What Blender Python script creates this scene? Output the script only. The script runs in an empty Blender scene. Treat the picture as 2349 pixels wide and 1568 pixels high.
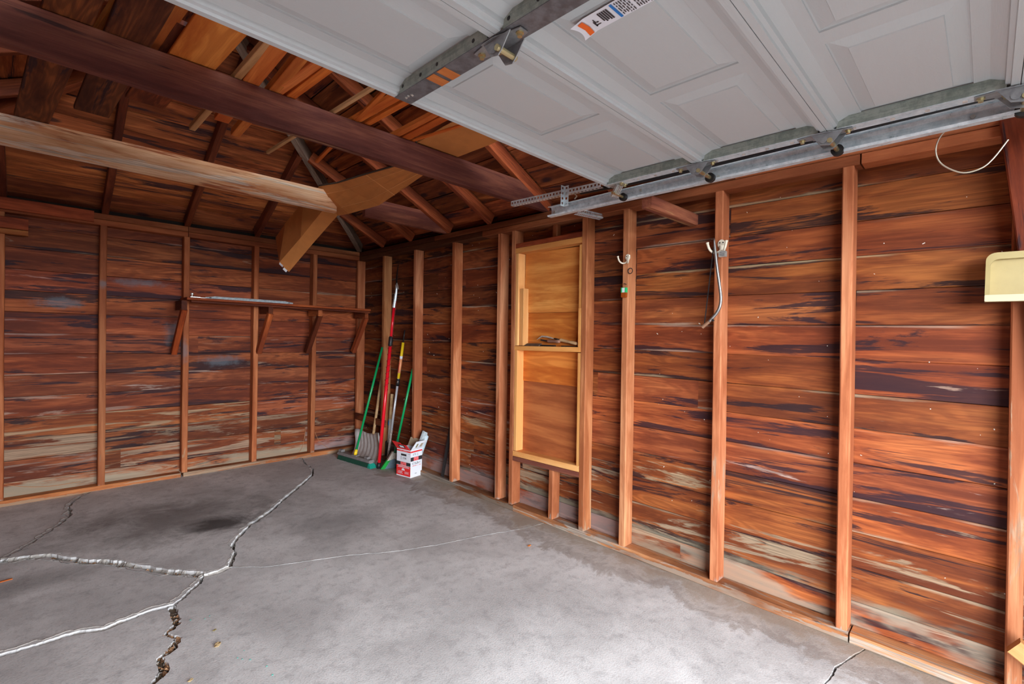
import bpy, bmesh, math, random
from mathutils import Vector, Matrix, noise as mnoise
from mathutils.geometry import tessellate_polygon
S = bpy.context.scene
COL = S.collection
RND = random.Random(11)
V = Vector

# ------------------------------------------------------------------ camera
CAM = V((-2.7338, -5.3135, 1.4139)); FPX = 1093.8
_y, _p, _r = (math.radians(a) for a in (45.125, -0.799, 1.406))
FWD = V((math.sin(_y)*math.cos(_p), math.cos(_y)*math.cos(_p), math.sin(_p)))
_r0 = V((math.cos(_y), -math.sin(_y), 0)); _u0 = _r0.cross(FWD)
RGT = _r0*math.cos(_r) + _u0*math.sin(_r); UPV = -_r0*math.sin(_r) + _u0*math.cos(_r)
cam = bpy.data.cameras.new('camera'); camo = bpy.data.objects.new('camera', cam); COL.objects.link(camo)
cam.sensor_width = 36; cam.lens = FPX/2349*36; cam.clip_start = .02
camo.matrix_world = Matrix(((RGT.x, UPV.x, -FWD.x, CAM.x), (RGT.y, UPV.y, -FWD.y, CAM.y), (RGT.z, UPV.z, -FWD.z, CAM.z), (0, 0, 0, 1)))
S.camera = camo

# ------------------------------------------------------------------ light: open sky outside the raised door, sun on the driveway
S.view_settings.view_transform = 'Standard'; S.view_settings.look = 'None'
S.view_settings.gamma = 1; S.view_settings.use_curve_mapping = False
S.view_settings.exposure = 4.0
world = bpy.data.worlds.new('sky'); S.world = world; world.use_nodes = True
wn = world.node_tree; bg = wn.nodes['Background']
_tc = wn.nodes.new('ShaderNodeTexCoord'); _sx = wn.nodes.new('ShaderNodeSeparateXYZ'); _rp = wn.nodes.new('ShaderNodeValToRGB')
wn.links.new(_tc.outputs['Generated'], _sx.inputs[0]); wn.links.new(_sx.outputs[2], _rp.inputs[0]); wn.links.new(_rp.outputs[0], bg.inputs['Color'])
_e = _rp.color_ramp.elements   # hazy bright day: brightest at the horizon, the same all round
for _i, (_q, _k) in enumerate(((0., 1.), (.2, .62), (.5, .30), (1., .2))):
    _el = _e[0] if _i == 0 else (_e.new(_q) if _i < 3 else _e[len(_e)-1])
    _el.position = _q; _el.color = (.90*_k, .955*_k, 1.*_k, 1)
bg.inputs['Strength'].default_value = 2.4
portal = bpy.data.lights.new('door_portal', 'AREA'); portal.shape = 'RECTANGLE'; portal.size = 2.44; portal.size_y = 2.1
po = bpy.data.objects.new('door_portal', portal); COL.objects.link(po)
po.location = (-1.85, -6.12, 1.06); po.rotation_euler = (math.radians(90), 0, math.radians(0)); 
po.rotation_euler = V((0, 1, 0)).to_track_quat('-Z', 'Z').to_euler(); portal.cycles.is_portal = True
cy = S.cycles
cy.use_denoising = True; cy.diffuse_bounces = 6; cy.glossy_bounces = 3; cy.max_bounces = 8; cy.caustics_reflective = False; cy.caustics_refractive = False

# ------------------------------------------------------------------ points cast from image pixels onto room planes and guessed depths
def ray(px, py): return FWD + RGT*((px-1174.5)/FPX) - UPV*((py-784)/FPX)
def onX(px, py, x): d = ray(px, py); return CAM + d*((x-CAM.x)/d.x)
def onY(px, py, y): d = ray(px, py); return CAM + d*((y-CAM.y)/d.y)
def onZ(px, py, z): d = ray(px, py); return CAM + d*((z-CAM.z)/d.z)

# ------------------------------------------------------------------ materials
def lin(r, g, b): return tuple(((c/255)/12.92 if c/255 <= .04045 else ((c/255+.055)/1.055)**2.4) for c in (r, g, b)) + (1,)
class NT:
    def __init__(s, name):
        s.m = bpy.data.materials.new(name); s.m.use_nodes = True; s.t = s.m.node_tree; s.b = s.t.nodes['Principled BSDF']
    def n(s, typ, **kw):
        o = s.t.nodes.new(typ)
        for k, v in kw.items():
            if k.startswith('i_'):
                key = k[2:]; key = int(key) if key.isdigit() else key.replace('_', ' ')
                s.set(o.inputs[key], v)
            else: setattr(o, k, v)
        return o
    def set(s, sock, v):
        if isinstance(v, bpy.types.NodeSocket): s.t.links.new(v, sock)
        else: sock.default_value = v
    def math(s, op, a, b=0., c=None):
        o = s.n('ShaderNodeMath', operation=op); s.set(o.inputs[0], a); s.set(o.inputs[1], b)
        if c is not None: s.set(o.inputs[2], c)
        return o.outputs[0]
    def mix(s, f, a, b, blend='MIX'):
        o = s.n('ShaderNodeMix', data_type='RGBA', blend_type=blend); s.set(o.inputs[0], f); s.set(o.inputs[6], a); s.set(o.inputs[7], b); return o.outputs[2]
    def scl(s, v, sc):
        o = s.n('ShaderNodeVectorMath', operation='MULTIPLY'); s.set(o.inputs[0], v); s.set(o.inputs[1], sc); return o.outputs[0]
    def add(s, v, w):
        o = s.n('ShaderNodeVectorMath', operation='ADD'); s.set(o.inputs[0], v); s.set(o.inputs[1], w); return o.outputs[0]
    def noise(s, v, scale=1., detail=3., rough=.55, dist=0.):
        o = s.n('ShaderNodeTexNoise'); s.set(o.inputs['Vector'], v); s.set(o.inputs['Scale'], scale); s.set(o.inputs['Detail'], detail); s.set(o.inputs['Roughness'], rough); s.set(o.inputs['Distortion'], dist); return o.outputs['Fac']
    def ss(s, v, lo, hi, a=0., b=1.):
        o = s.n('ShaderNodeMapRange', interpolation_type='SMOOTHSTEP'); s.set(o.inputs[0], v); s.set(o.inputs[1], lo); s.set(o.inputs[2], hi); s.set(o.inputs[3], a); s.set(o.inputs[4], b); return o.outputs[0]
    def bump(s, h, strength=.4, dist=.002):
        o = s.n('ShaderNodeBump'); s.set(o.inputs['Strength'], strength); s.set(o.inputs['Distance'], dist); s.set(o.inputs['Height'], h); s.set(s.b.inputs['Normal'], o.outputs[0])

def plain(name, col, rough=.5, metal=0., bump=0., bscale=80., var=.0, spec=.5):
    m = NT(name); m.b.inputs['Roughness'].default_value = rough; m.b.inputs['Metallic'].default_value = metal
    m.b.inputs['Specular IOR Level'].default_value = spec
    tc = m.n('ShaderNodeTexCoord').outputs['Object']
    nz = m.noise(tc, bscale, 4)
    if var: m.set(m.b.inputs['Base Color'], m.mix(m.ss(nz, .35, .65), tuple(c*(1-var) for c in col[:3])+(1,), col))
    else: m.b.inputs['Base Color'].default_value = col
    if bump: m.bump(nz, bump, .001)
    return m.m

def wood(name, light, mid, dark, stain=(.022, .010, .016, 1), pale=lin(196, 164, 132), stain_t=.60, pale_t=.66, edge=0., hw=.084, low=0., fig=60., figc=.35, rough=.72, flat=1., spec=.25, fine_c=.55, knots=0., smears=(), dz=.30):
    m = NT(name); m.b.inputs['Specular IOR Level'].default_value = spec; m.b.inputs['Roughness'].default_value = rough
    oi = m.n('ShaderNodeObjectInfo'); tc = m.n('ShaderNodeTexCoord').outputs['Object']
    rnd = oi.outputs['Random']
    off = m.n('ShaderNodeCombineXYZ'); m.set(off.inputs[0], m.math('MULTIPLY', rnd, 91.)); m.set(off.inputs[1], m.math('MULTIPLY', rnd, 37.)); m.set(off.inputs[2], m.math('MULTIPLY', rnd, 53.))
    p = m.add(tc, off.outputs[0])
    warp = m.noise(m.scl(p, (.75, 5*flat, 5.5*flat)), 1., 2.5, .5, .25)
    rings = m.math('SINE', m.math('MULTIPLY', warp, fig*2))
    lines = m.ss(rings, -.7, 1.)
    fine = m.noise(m.scl(p, (2.6, 150, 150)), 1., 4., .7)
    mot = m.noise(m.scl(p, (6, 30, 40)), 1., 4., .7)
    blotch = m.noise(m.scl(p, (.9, 4, 8)), 1., 5., .62, .6)
    c = m.mix(m.ss(m.math('ADD', m.math('MULTIPLY', blotch, .75), m.math('MULTIPLY', mot, .25)), .36, .60), dark, mid)
    c = m.mix(m.math('MULTIPLY', m.ss(blotch, .46, .66), .7), c, light)
    c = m.mix(m.math('MULTIPLY', m.math('SUBTRACT', 1., lines), figc), c, dark)
    c = m.mix(m.ss(fine, .40, .72, 0., fine_c), c, dark)
    # dark water stains: long streaks with soft grain-following tails
    st = m.noise(m.scl(p, (1.1, 8, 12)), 1., 6., .66, .7)
    st = m.math('ADD', st, m.math('MULTIPLY', m.math('SUBTRACT', fine, .5), .14))
    if edge:
        sx = m.n('ShaderNodeSeparateXYZ'); m.set(sx.inputs[0], tc)
        ez = m.math('DIVIDE', m.math('ABSOLUTE', sx.outputs[2]), hw)
        st = m.math('ADD', st, m.ss(ez, .45, 1., 0., .045))
    sfac = m.ss(st, stain_t, stain_t+.06)
    c = m.mix(m.math('MULTIPLY', sfac, .88), c, stain)
    pn = m.noise(m.scl(m.add(p, (7.3, 1.7, 4.1)), (1.0, 8, 13)), 1., 6., .68, .8)
    pn = m.math('ADD', pn, m.math('MULTIPLY', m.math('SUBTRACT', fine, .5), .12))
    if low:
        z = m.n('ShaderNodeSeparateXYZ'); m.set(z.inputs[0], m.n('ShaderNodeNewGeometry').outputs['Position'])
        pn = m.math('ADD', pn, m.ss(z.outputs[2], .1, 1.5, low, -.03))
    pf = m.ss(pn, pale_t, pale_t+.06)
    if edge:
        wob = m.noise(m.scl(p, (2.6, 1, 14)), 1., 5., .65)
        on = m.ss(m.noise(m.scl(m.add(p, (3, 3, 3)), (.9, 1, 6)), 1., 3.), .54, .63)
        e = m.math('MULTIPLY', m.ss(m.math('ADD', ez, m.math('MULTIPLY', wob, .5)), 1.06, 1.2), m.math('MULTIPLY', on, edge))
        pf = m.math('MAXIMUM', pf, e)
    c = m.mix(m.math('MULTIPLY', pf, .85), c, m.mix(m.ss(fine, .4, .62), pale, tuple(x*.5 for x in pale[:3])+(1,)))
    if low:
        dirt = m.math('MULTIPLY', m.ss(m.math('ADD', z.outputs[2], m.math('MULTIPLY', m.math('SUBTRACT', m.math('ADD', m.math('MULTIPLY', blotch, .6), m.math('MULTIPLY', mot, .4)), .5), .3)), dz*.72, dz, 1., 0.), m.ss(m.noise(m.scl(p, (2, 6, 6)), 1., 4.), .34, .5))
        c = m.mix(m.math('MULTIPLY', dirt, .7), c, lin(160, 148, 134))
    if knots:
        vo = m.n('ShaderNodeTexVoronoi'); m.set(vo.inputs['Vector'], m.add(m.scl(p, (2.4, 1, 5.2)), (0, 0, 0))); vo.inputs['Scale'].default_value = 1.; vo.inputs['Randomness'].default_value = 1.
        kd = m.math('ADD', vo.outputs['Distance'], m.math('MULTIPLY', m.math('SUBTRACT', mot, .5), .10))
        c = m.mix(m.math('MULTIPLY', m.ss(kd, knots*.5, knots*1.3, 1., 0.), .85), c, stain)
    c = m.mix(1., c, oi.outputs['Color'], 'MULTIPLY')
    if smears:
        gp = m.n('ShaderNodeNewGeometry').outputs['Position']; sn = m.noise(gp, 7., 5., .7)
        for q, rx, rz in smears:
            a = m.scl(m.add(gp, (-q[0], 0, -q[2])), (1/rx, 0, 1/rz)); l = m.n('ShaderNodeVectorMath', operation='LENGTH'); m.set(l.inputs[0], a)
            c = m.mix(m.math('MULTIPLY', m.ss(m.math('ADD', l.outputs['Value'], m.math('MULTIPLY', m.math('SUBTRACT', sn, .5), 2.2)), .3, 1.1, 1., 0.), .5), c, lin(104, 116, 126))
    m.set(m.b.inputs['Base Color'], c)
    m.bump(m.math('ADD', m.math('MULTIPLY', lines, .25), fine), .5, .0014)
    return m.m

SMEAR = [(onY(330, 648, .095), .24, .045), (onY(140, 695, .095), .18, .05), (onY(505, 828, .095), .2, .07), (onY(405, 770, .0), .09, .16)]
SMEAR2 = [(onY(236, 650, 0), .05, .05), (onY(420, 805, 0), .05, .13)]
W_SIDE = wood('old_fir_siding', lin(198, 116, 64), lin(168, 86, 45), lin(108, 49, 26), stain_t=.545, pale_t=.64, edge=.95, low=.10, dz=.22, pale=lin(196, 164, 142))
W_SIDEB = wood('old_fir_siding_back', lin(186, 106, 64), lin(150, 74, 40), lin(96, 42, 23), stain_t=.555, pale_t=.61, edge=.95, low=.10, pale=lin(184, 148, 128), dz=.15, smears=SMEAR)
W_STUD = wood('old_fir_stud', lin(210, 150, 106), lin(190, 120, 78), lin(148, 84, 50), stain_t=.66, pale_t=.63, low=.05, dz=.06, fig=26, figc=.3)
W_STUDB = wood('old_fir_stud_back', lin(210, 150, 106), lin(190, 120, 78), lin(148, 84, 50), stain_t=.64, pale_t=.63, low=.05, dz=.06, fig=26, figc=.3, smears=SMEAR2)
W_ROOF = wood('roof_sheathing', lin(206, 122, 70), lin(170, 88, 48), lin(104, 48, 25), stain_t=.56, pale_t=.68, fig=36, knots=.13)
W_RAFT = wood('rafter_fir', lin(178, 98, 58), lin(150, 74, 42), lin(94, 42, 25), stain_t=.66, pale_t=.8, figc=.2)
W_BEAM = wood('dark_joist', lin(150, 98, 74), lin(116, 66, 54), lin(80, 40, 36), stain=(.03, .014, .016, 1), stain_t=.66, pale_t=.62, pale=lin(160, 124, 90), fig=16, figc=.2)
W_PALE = wood('weathered_joist', lin(244, 214, 178), lin(234, 194, 152), lin(194, 124, 78), stain=lin(156, 82, 46), stain_t=.56, pale_t=.53, pale=lin(238, 222, 204), fig=24, figc=.25)
W_PINE = wood('new_pine', lin(246, 206, 150), lin(238, 188, 126), lin(216, 156, 96), stain_t=.8, pale_t=.8, fig=10, figc=.2, fine_c=.25)
W_PLY = wood('plywood', lin(232, 160, 84), lin(220, 138, 64), lin(180, 98, 40), stain_t=.8, pale_t=.9, fig=52, figc=.45, flat=.6, fine_c=.3)
W_PLYS = wood('plywood_smooth', lin(232, 170, 98), lin(222, 152, 80), lin(190, 114, 54), stain_t=.74, pale_t=.9, fig=70, figc=.12, fine_c=.4)
W_PLYD = wood('plywood_brown', lin(190, 116, 66), lin(174, 98, 54), lin(140, 74, 40), stain_t=.8, pale_t=.9, fig=14, figc=.12, fine_c=.3)
W_BOARD = wood('stored_lumber', lin(234, 166, 100), lin(218, 140, 76), lin(178, 98, 50), stain_t=.74, pale_t=.78, fig=22, figc=.3)
W_OLDPL = wood('old_dark_plank', lin(142, 84, 46), lin(112, 60, 34), lin(64, 30, 18), stain_t=.57, pale_t=.85, fig=60, figc=.5)
W_SHELF = wood('shelf_wood', lin(184, 104, 56), lin(156, 80, 40), lin(98, 44, 24), stain_t=.66, pale_t=.75, figc=.2)
W_SILL = wood('sill_wood', lin(214, 156, 108), lin(190, 124, 78), lin(128, 80, 52), stain_t=.6, pale_t=.56, pale=lin(184, 174, 162), low=.05, dz=.02, figc=.2)
W_TOOL = wood('tool_handle', lin(224, 192, 150), lin(206, 170, 126), lin(168, 130, 90), stain_t=.8, pale_t=.8, fig=10, spec=.4, figc=.15, fine_c=.2)
M_BACK = plain('tar_paper', lin(26, 20, 18), .9)
M_SHINGLE = plain('roof_shingles', lin(90, 84, 78), .9, var=.3)

def door_paint():
    m = NT('door_paint'); tc = m.n('ShaderNodeTexCoord').outputs['Object']
    m.b.inputs['Base Color'].default_value = lin(190, 195, 197); m.b.inputs['Roughness'].default_value = .45
    w = m.noise(m.scl(tc, (2.2, 26, 5)), 1., 3., .6, .6)
    r = m.ss(m.math('SINE', m.math('MULTIPLY', w, 110.)), -.6, .9)
    m.bump(r, .16, .0009); return m.m
M_DOOR = door_paint()
def galv(name, c0, c1, rough=.42, metal=.85):
    m = NT(name); tc = m.n('ShaderNodeTexCoord').outputs['Object']
    a = m.noise(tc, 38., 5., .7); b = m.noise(m.scl(tc, (2, 2, 40)), 3., 3.)
    m.set(m.b.inputs['Base Color'], m.mix(m.ss(m.math('ADD', m.math('MULTIPLY', a, .7), m.math('MULTIPLY', b, .3)), .38, .62), c0, c1))
    m.set(m.b.inputs['Roughness'], m.ss(a, .3, .7, rough-.1, rough+.15)); m.b.inputs['Metallic'].default_value = metal
    return m.m
M_GALV = galv('galvanized_steel', lin(188, 204, 212), lin(226, 236, 242), .36, .25)
M_STILE = galv('galvanized_stile', lin(132, 144, 136), lin(170, 178, 170), .5, .4)
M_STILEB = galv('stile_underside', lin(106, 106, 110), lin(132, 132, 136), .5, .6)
M_ZINC = plain('zinc_hardware', lin(214, 216, 212), .34, .55, var=.2, bscale=60)
M_TUBE = plain('brushed_steel_tube', lin(160, 160, 160), .38, .85)
M_HINGE = plain('hinge_steel', lin(160, 164, 168), .38, .6, var=.2, bscale=50)
M_BRASSY = plain('brassy_bolt', lin(206, 194, 150), .3, .9)
M_DARKM = plain('dark_iron', lin(62, 58, 58), .55, .6, var=.35, bscale=40)
M_BLACK = plain('black_rubber', lin(26, 26, 28), .5)
M_WIRE = plain('steel_cable', lin(206, 198, 180), .4, .5)
M_CARD = plain('cardboard', lin(196, 124, 62), .85, var=.13, bscale=9, bump=.1)
M_CARDE = plain('cardboard_dark_edge', lin(70, 56, 46), .9)
M_WHITE = plain('white_print', lin(226, 228, 236), .6)
M_RED = plain('red_print', lin(226, 42, 44), .55)
M_INK = plain('black_print', lin(44, 40, 44), .6)
M_PINK = plain('faded_red_print', lin(236, 120, 124), .6)
M_BLUE = plain('blue_print', lin(24, 118, 196), .5)
M_ORANGE = plain('orange_print', lin(236, 104, 28), .5)
M_OLIVE = plain('olive_print', lin(140, 132, 84), .6)
M_TAN = plain('tan_board', lin(176, 158, 134), .8)
M_GREENP = plain('green_painted_handle', lin(14, 150, 86), .28)
M_GREEND = plain('dark_green_plastic', lin(26, 92, 66), .4)
M_TEAL = plain('teal_bristles', lin(12, 160, 138), .7, var=.35, bscale=160)
M_TEALD = plain('dark_green_bristles', lin(8, 72, 54), .8, var=.4, bscale=160)
M_GREENB = plain('green_bristles', lin(20, 164, 62), .7, var=.3, bscale=160)
M_GREYB = plain('grey_bristles', lin(108, 128, 142), .8, var=.4, bscale=160)
M_YELLOW = plain('yellow_plastic', lin(238, 200, 36), .35)
M_REDP = plain('red_fiberglass', lin(222, 24, 40), .22)
M_REDC = plain('dark_red_cord', lin(150, 14, 24), .7)
M_ALU = plain('aluminium_pole', lin(210, 214, 222), .32, .35)
M_SHOVEL = plain('grey_shovel_plastic', lin(206, 202, 200), .5, var=.12, bscale=20)
M_GREYPL = plain('grey_plastic', lin(132, 126, 126), .55, var=.2, bscale=30)
M_GREENL = plain('green_label', lin(40, 180, 110), .4)
M_AMBER = plain('amber_brass', lin(176, 84, 30), .35, .3)
M_HOOK = plain('cream_enamel', lin(226, 218, 198), .35)
M_CREAM = plain('cream_plastic', lin(176, 158, 108), .45, var=.06, bscale=14)
M_MORTAR = plain('pale_crack_edge', lin(166, 160, 154), .9, var=.2, bscale=30, bump=.5)
M_CRACK = plain('crack_dirt', lin(112, 96, 78), .95, var=.6, bscale=24, bump=.6)
M_LEAF = plain('dry_leaf', lin(214, 186, 138), .7, var=.25)
M_PAINTC = plain('teal_paint_fleck', lin(90, 200, 184), .6)
M_GLAZE = plain('grey_paint_smear', lin(120, 136, 150), .8, var=.2)
M_DUST = plain('dusty_scrap', lin(92, 74, 62), .85, var=.4, bscale=40)

def concrete():
    m = NT('garage_concrete'); P = m.n('ShaderNodeNewGeometry').outputs['Position']
    m.b.inputs['Roughness'].default_value = .8
    sx = m.n('ShaderNodeSeparateXYZ'); m.set(sx.inputs[0], P)
    n1 = m.noise(P, 1.6, 6., .62, .3); n2 = m.noise(P, 14., 8., .75); n3 = m.noise(P, 120., 3., .7); n4 = m.noise(m.add(P, (9, 3, 0)), 3.6, 6., .7, .6)
    c = m.mix(m.ss(n1, .34, .68), lin(186, 184, 184), lin(220, 219, 219))
    c = m.mix(m.ss(n2, .46, .70, 0., .5), c, lin(146, 143, 145))
    c = m.mix(m.ss(n3, .5, .75, 0., .35), c, lin(100, 98, 98))
    # pale mineral bloom towards the doorway
    bl = m.math('MULTIPLY', m.ss(sx.outputs[1], -3.2, -4.6), m.ss(n4, .47, .66))
    c = m.mix(m.math('MULTIPLY', bl, .45), c, lin(232, 231, 231))
    def blob(cx, cy_, rx, ry, lo, hi, warp=.45):
        a = m.add(P, (-cx, -cy_, 0)); a = m.scl(a, (1/rx, 1/ry, 0))
        l = m.n('ShaderNodeVectorMath', operation='LENGTH'); m.set(l.inputs[0], a)
        d = m.math('ADD', l.outputs['Value'], m.math('MULTIPLY', m.math('SUBTRACT', n4, .5), warp*4))
        return m.ss(d, lo, hi, 1., 0.)
    q = onZ(430, 1190, 0); c = m.mix(m.math('MULTIPLY', blob(q.x, q.y, .85, .5, .1, 1.15), .62), c, lin(92, 84, 80))
    q = onZ(505, 1205, 0); c = m.mix(m.math('MULTIPLY', blob(q.x, q.y, .32, .2, .2, 1.1), .85), c, lin(48, 44, 44))
    q = onZ(300, 1180, 0); c = m.mix(m.math('MULTIPLY', blob(q.x, q.y, .5, .28, .1, 1.2), .5), c, lin(100, 92, 88))
    q = onZ(760, 1200, 0); c = m.mix(m.math('MULTIPLY', blob(q.x, q.y, .45, .3, .1, 1.2), .45), c, lin(112, 110, 112))
    q = onZ(90, 1330, 0); c = m.mix(m.math('MULTIPLY', blob(q.x, q.y, .4, .18, .1, 1.2), .5), c, lin(96, 92, 92))
    # tan damp line along the right wall
    dd = m.math('ADD', sx.outputs[0], m.math('MULTIPLY', m.math('SUBTRACT', n4, .5), .7))
    c = m.mix(m.math('MULTIPLY', m.ss(dd, -.24, -.03), .7), c, lin(146, 122, 96))
    c = m.mix(m.math('MULTIPLY', m.math('MULTIPLY', m.ss(dd, -.30, -.22), m.ss(dd, -.12, -.2)), .45), c, lin(110, 84, 60))
    m.set(m.b.inputs['Base Color'], c)
    m.bump(m.math('ADD', n3, m.math('MULTIPLY', n2, .6)), .35, .003)
    return m.m
M_CONC = concrete()
M_DRIVE = plain('driveway_asphalt', lin(88, 87, 85), .9, var=.15, bscale=3)

# ------------------------------------------------------------------ object helpers
def tag(o, label=None, cat=None, group=None, kind=None):
    if label: o['label'] = label
    if cat: o['category'] = cat
    if group: o['group'] = group
    if kind: o['kind'] = kind
    return o
def put(o, parent, M):
    COL.objects.link(o)
    if parent is not None:
        o.parent = parent; o.matrix_local = parent.matrix_world.inverted() @ M if parent.parent is None else (WM[parent].inverted() @ M)
    else: o.matrix_world = M
    WM[o] = M.copy()
    if parent is not None and parent.parent is None: o.matrix_local = WM[parent].inverted() @ M
WM = {}
def mk(name, verts, faces, mat, parent=None, M=None, smooth=False, color=None, label=None, mats=None, fm=None):
    me = bpy.data.meshes.new(name); me.from_pydata([tuple(v) for v in verts], [], faces); me.update()
    for x in (mats or [mat]): me.materials.append(x)
    if fm: me.polygons.foreach_set('material_index', fm)
    bm = bmesh.new(); bm.from_mesh(me); bmesh.ops.recalc_face_normals(bm, faces=bm.faces); bm.to_mesh(me); bm.free()
    if smooth: me.polygons.foreach_set('use_smooth', [True]*len(me.polygons))
    o = bpy.data.objects.new(name, me); put(o, parent, M or Matrix())
    if color: o.color = (*color, 1)
    if label: o['label'] = label
    return o
def empty(name, loc, **kw):
    o = bpy.data.objects.new(name, None); o.empty_display_size = .1; put(o, None, Matrix.Translation(V(loc))); tag(o, **kw); return o
def frame(p0, p1, up):
    p0, p1, up = V(p0), V(p1), V(up); x = (p1-p0).normalized(); z = (up - x*up.dot(x)).normalized(); y = z.cross(x)
    M = Matrix((x, y, z)).transposed().to_4x4(); M.translation = p0; return M, (p1-p0).length
def spline(pts, n=6):
    P = [V(p) for p in pts]; P = [P[0]*2-P[1]]+P+[P[-1]*2-P[-2]]; out = []
    for i in range(1, len(P)-2):
        for k in range(n):
            t = k/n; a, b, c, d = P[i-1], P[i], P[i+1], P[i+2]
            out.append(.5*((2*b)+(c-a)*t+(2*a-5*b+4*c-d)*t*t+(3*b-a-3*c+d)*t**3))
    return out+[P[-2]]
class G:
    """collects shapes into one mesh"""
    def __init__(s): s.v = []; s.f = []; s.m = []; s.k = 0
    def add(s, v, f, M=None):
        n = len(s.v); s.v += [(M @ V(a)) if M else V(a) for a in v]; s.f += [[i+n for i in q] for q in f]; s.m += [s.k]*len(f); return s
    def box(s, lo, hi, b=0., M=None):
        (x0, y0, z0), (x1, y1, z1) = lo, hi
        if b <= 0:
            v = [(x, y, z) for x in (x0, x1) for y in (y0, y1) for z in (z0, z1)]
            return s.add(v, [(0, 1, 3, 2), (4, 6, 7, 5), (0, 4, 5, 1), (2, 3, 7, 6), (0, 2, 6, 4), (1, 5, 7, 3)], M)
        r = [(y0+b, z0), (y1-b, z0), (y1, z0+b), (y1, z1-b), (y1-b, z1), (y0+b, z1), (y0, z1-b), (y0, z0+b)]
        v = [(x, y, z) for x in (x0, x1) for y, z in r]
        return s.add(v, [tuple(range(8)), tuple(range(8, 16))] + [(i, (i+1) % 8, 8+(i+1) % 8, 8+i) for i in range(8)], M)
    def beam(s, p0, p1, w, t, up=(0, 0, 1), b=0.):
        M, L = frame(p0, p1, up); return s.box((0, -t/2, -w/2), (L, t/2, w/2), b, M)
    def tube(s, pts, r, n=8, cap=True):
        pts = [V(p) for p in pts]; rs = r if isinstance(r, (list, tuple)) else [r]*len(pts); v = []; f = []
        ref = V((0, 0, 1)) if abs((pts[-1]-pts[0]).normalized().z) < .9 else V((1, 0, 0))
        for i, p in enumerate(pts):
            d = (pts[min(i+1, len(pts)-1)] - pts[max(i-1, 0)]).normalized(); a = (ref - d*ref.dot(d)).normalized(); c = d.cross(a); ref = a
            v += [p + (a*math.cos(2*math.pi*k/n) + c*math.sin(2*math.pi*k/n))*rs[i] for k in range(n)]
        for i in range(len(pts)-1): f += [(i*n+k, i*n+(k+1) % n, (i+1)*n+(k+1) % n, (i+1)*n+k) for k in range(n)]
        if cap: f += [tuple(range(n)), tuple(range((len(pts)-1)*n, len(pts)*n))]
        return s.add(v, f)
    def prism(s, poly, d, M=None):
        n = len(poly); v = [tuple(p) for p in poly] + [tuple(V(p)+V(d)) for p in poly]
        return s.add(v, [tuple(range(n)), tuple(range(n, 2*n))] + [(i, (i+1) % n, n+(i+1) % n, n+i) for i in range(n)], M)
    def quad(s, a, b, c, d): return s.add([a, b, c, d], [(0, 1, 2, 3)])
    def obj(s, name, mat, parent=None, **kw):
        if isinstance(mat, (list, tuple)): return mk(name, s.v, s.f, None, parent, mats=list(mat), fm=s.m, **kw)
        return mk(name, s.v, s.f, mat, parent, **kw)
def plank(name, mat, parent, p0, p1, w, t, up=(0, 0, 1), b=.004, color=None, wob=0., label=None):
    """timber: local X runs along the grain, local Z across the width"""
    M, L = frame(p0, p1, up)
    if wob <= 0:
        g = G().box((0, -t/2, -w/2), (L, t/2, w/2), b)
    else:
        g = G(); n = max(2, int(L/.35)); sd = RND.random()*100; v = []
        for i in range(n+1):
            x = L*i/n; dy = (mnoise.noise(V((x*1.3, sd, 0))))*wob; dz = (mnoise.noise(V((x*1.3, sd, 9))))*wob
            y0, y1, z0, z1 = -t/2+dy, t/2+dy, -w/2+dz, w/2+dz
            v += [(x, y, z) for y, z in ((y0+b, z0), (y1-b, z0), (y1, z0+b), (y1, z1-b), (y1-b, z1), (y0+b, z1), (y0, z1-b), (y0, z0+b))]
        f = [tuple(range(8)), tuple(range(8*n, 8*n+8))] + [(8*k+i, 8*k+(i+1) % 8, 8*k+8+(i+1) % 8, 8*k+8+i) for k in range(n) for i in range(8)]
        g.add(v, f)
    if color is None: k = RND.uniform(.82, 1.12); color = (k, k*RND.uniform(.94, 1.04), k*RND.uniform(.9, 1.06))
    return mk(name, g.v, g.f, mat, parent, M=M, color=color, label=label)
def tone(a=.8, b=1.15, warm=.06):
    k = RND.uniform(a, b); return (k*RND.uniform(1-warm/2, 1+warm/2), k*RND.uniform(1-warm, 1+warm), k*RND.uniform(1-warm*1.5, 1+warm*1.5))

# ------------------------------------------------------------------ setting: walls
SIDE = .095; ZS = .05; ZT = 2.257; ZP = 2.355; XL = -3.7; YF = -6.05; RACK = .033
CR = [1.505+.168*k for k in range(-9, 6)]          # siding courses
def struct(name, lo, hi, mat):
    g = G().box(lo, hi); o = g.obj(name, mat); o['kind'] = 'structure'; return o
wall_right = struct('wall_right', (.118, YF-.1, -.02), (.14, .14, 2.47), M_BACK)
wall_back = struct('wall_back', (XL-.1, .118, -.02), (.118, .14, 2.47), M_BACK)
wall_left = struct('wall_left', (XL-.14, YF-.1, -.02), (XL-.118, .14, 2.47), M_BACK)

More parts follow.
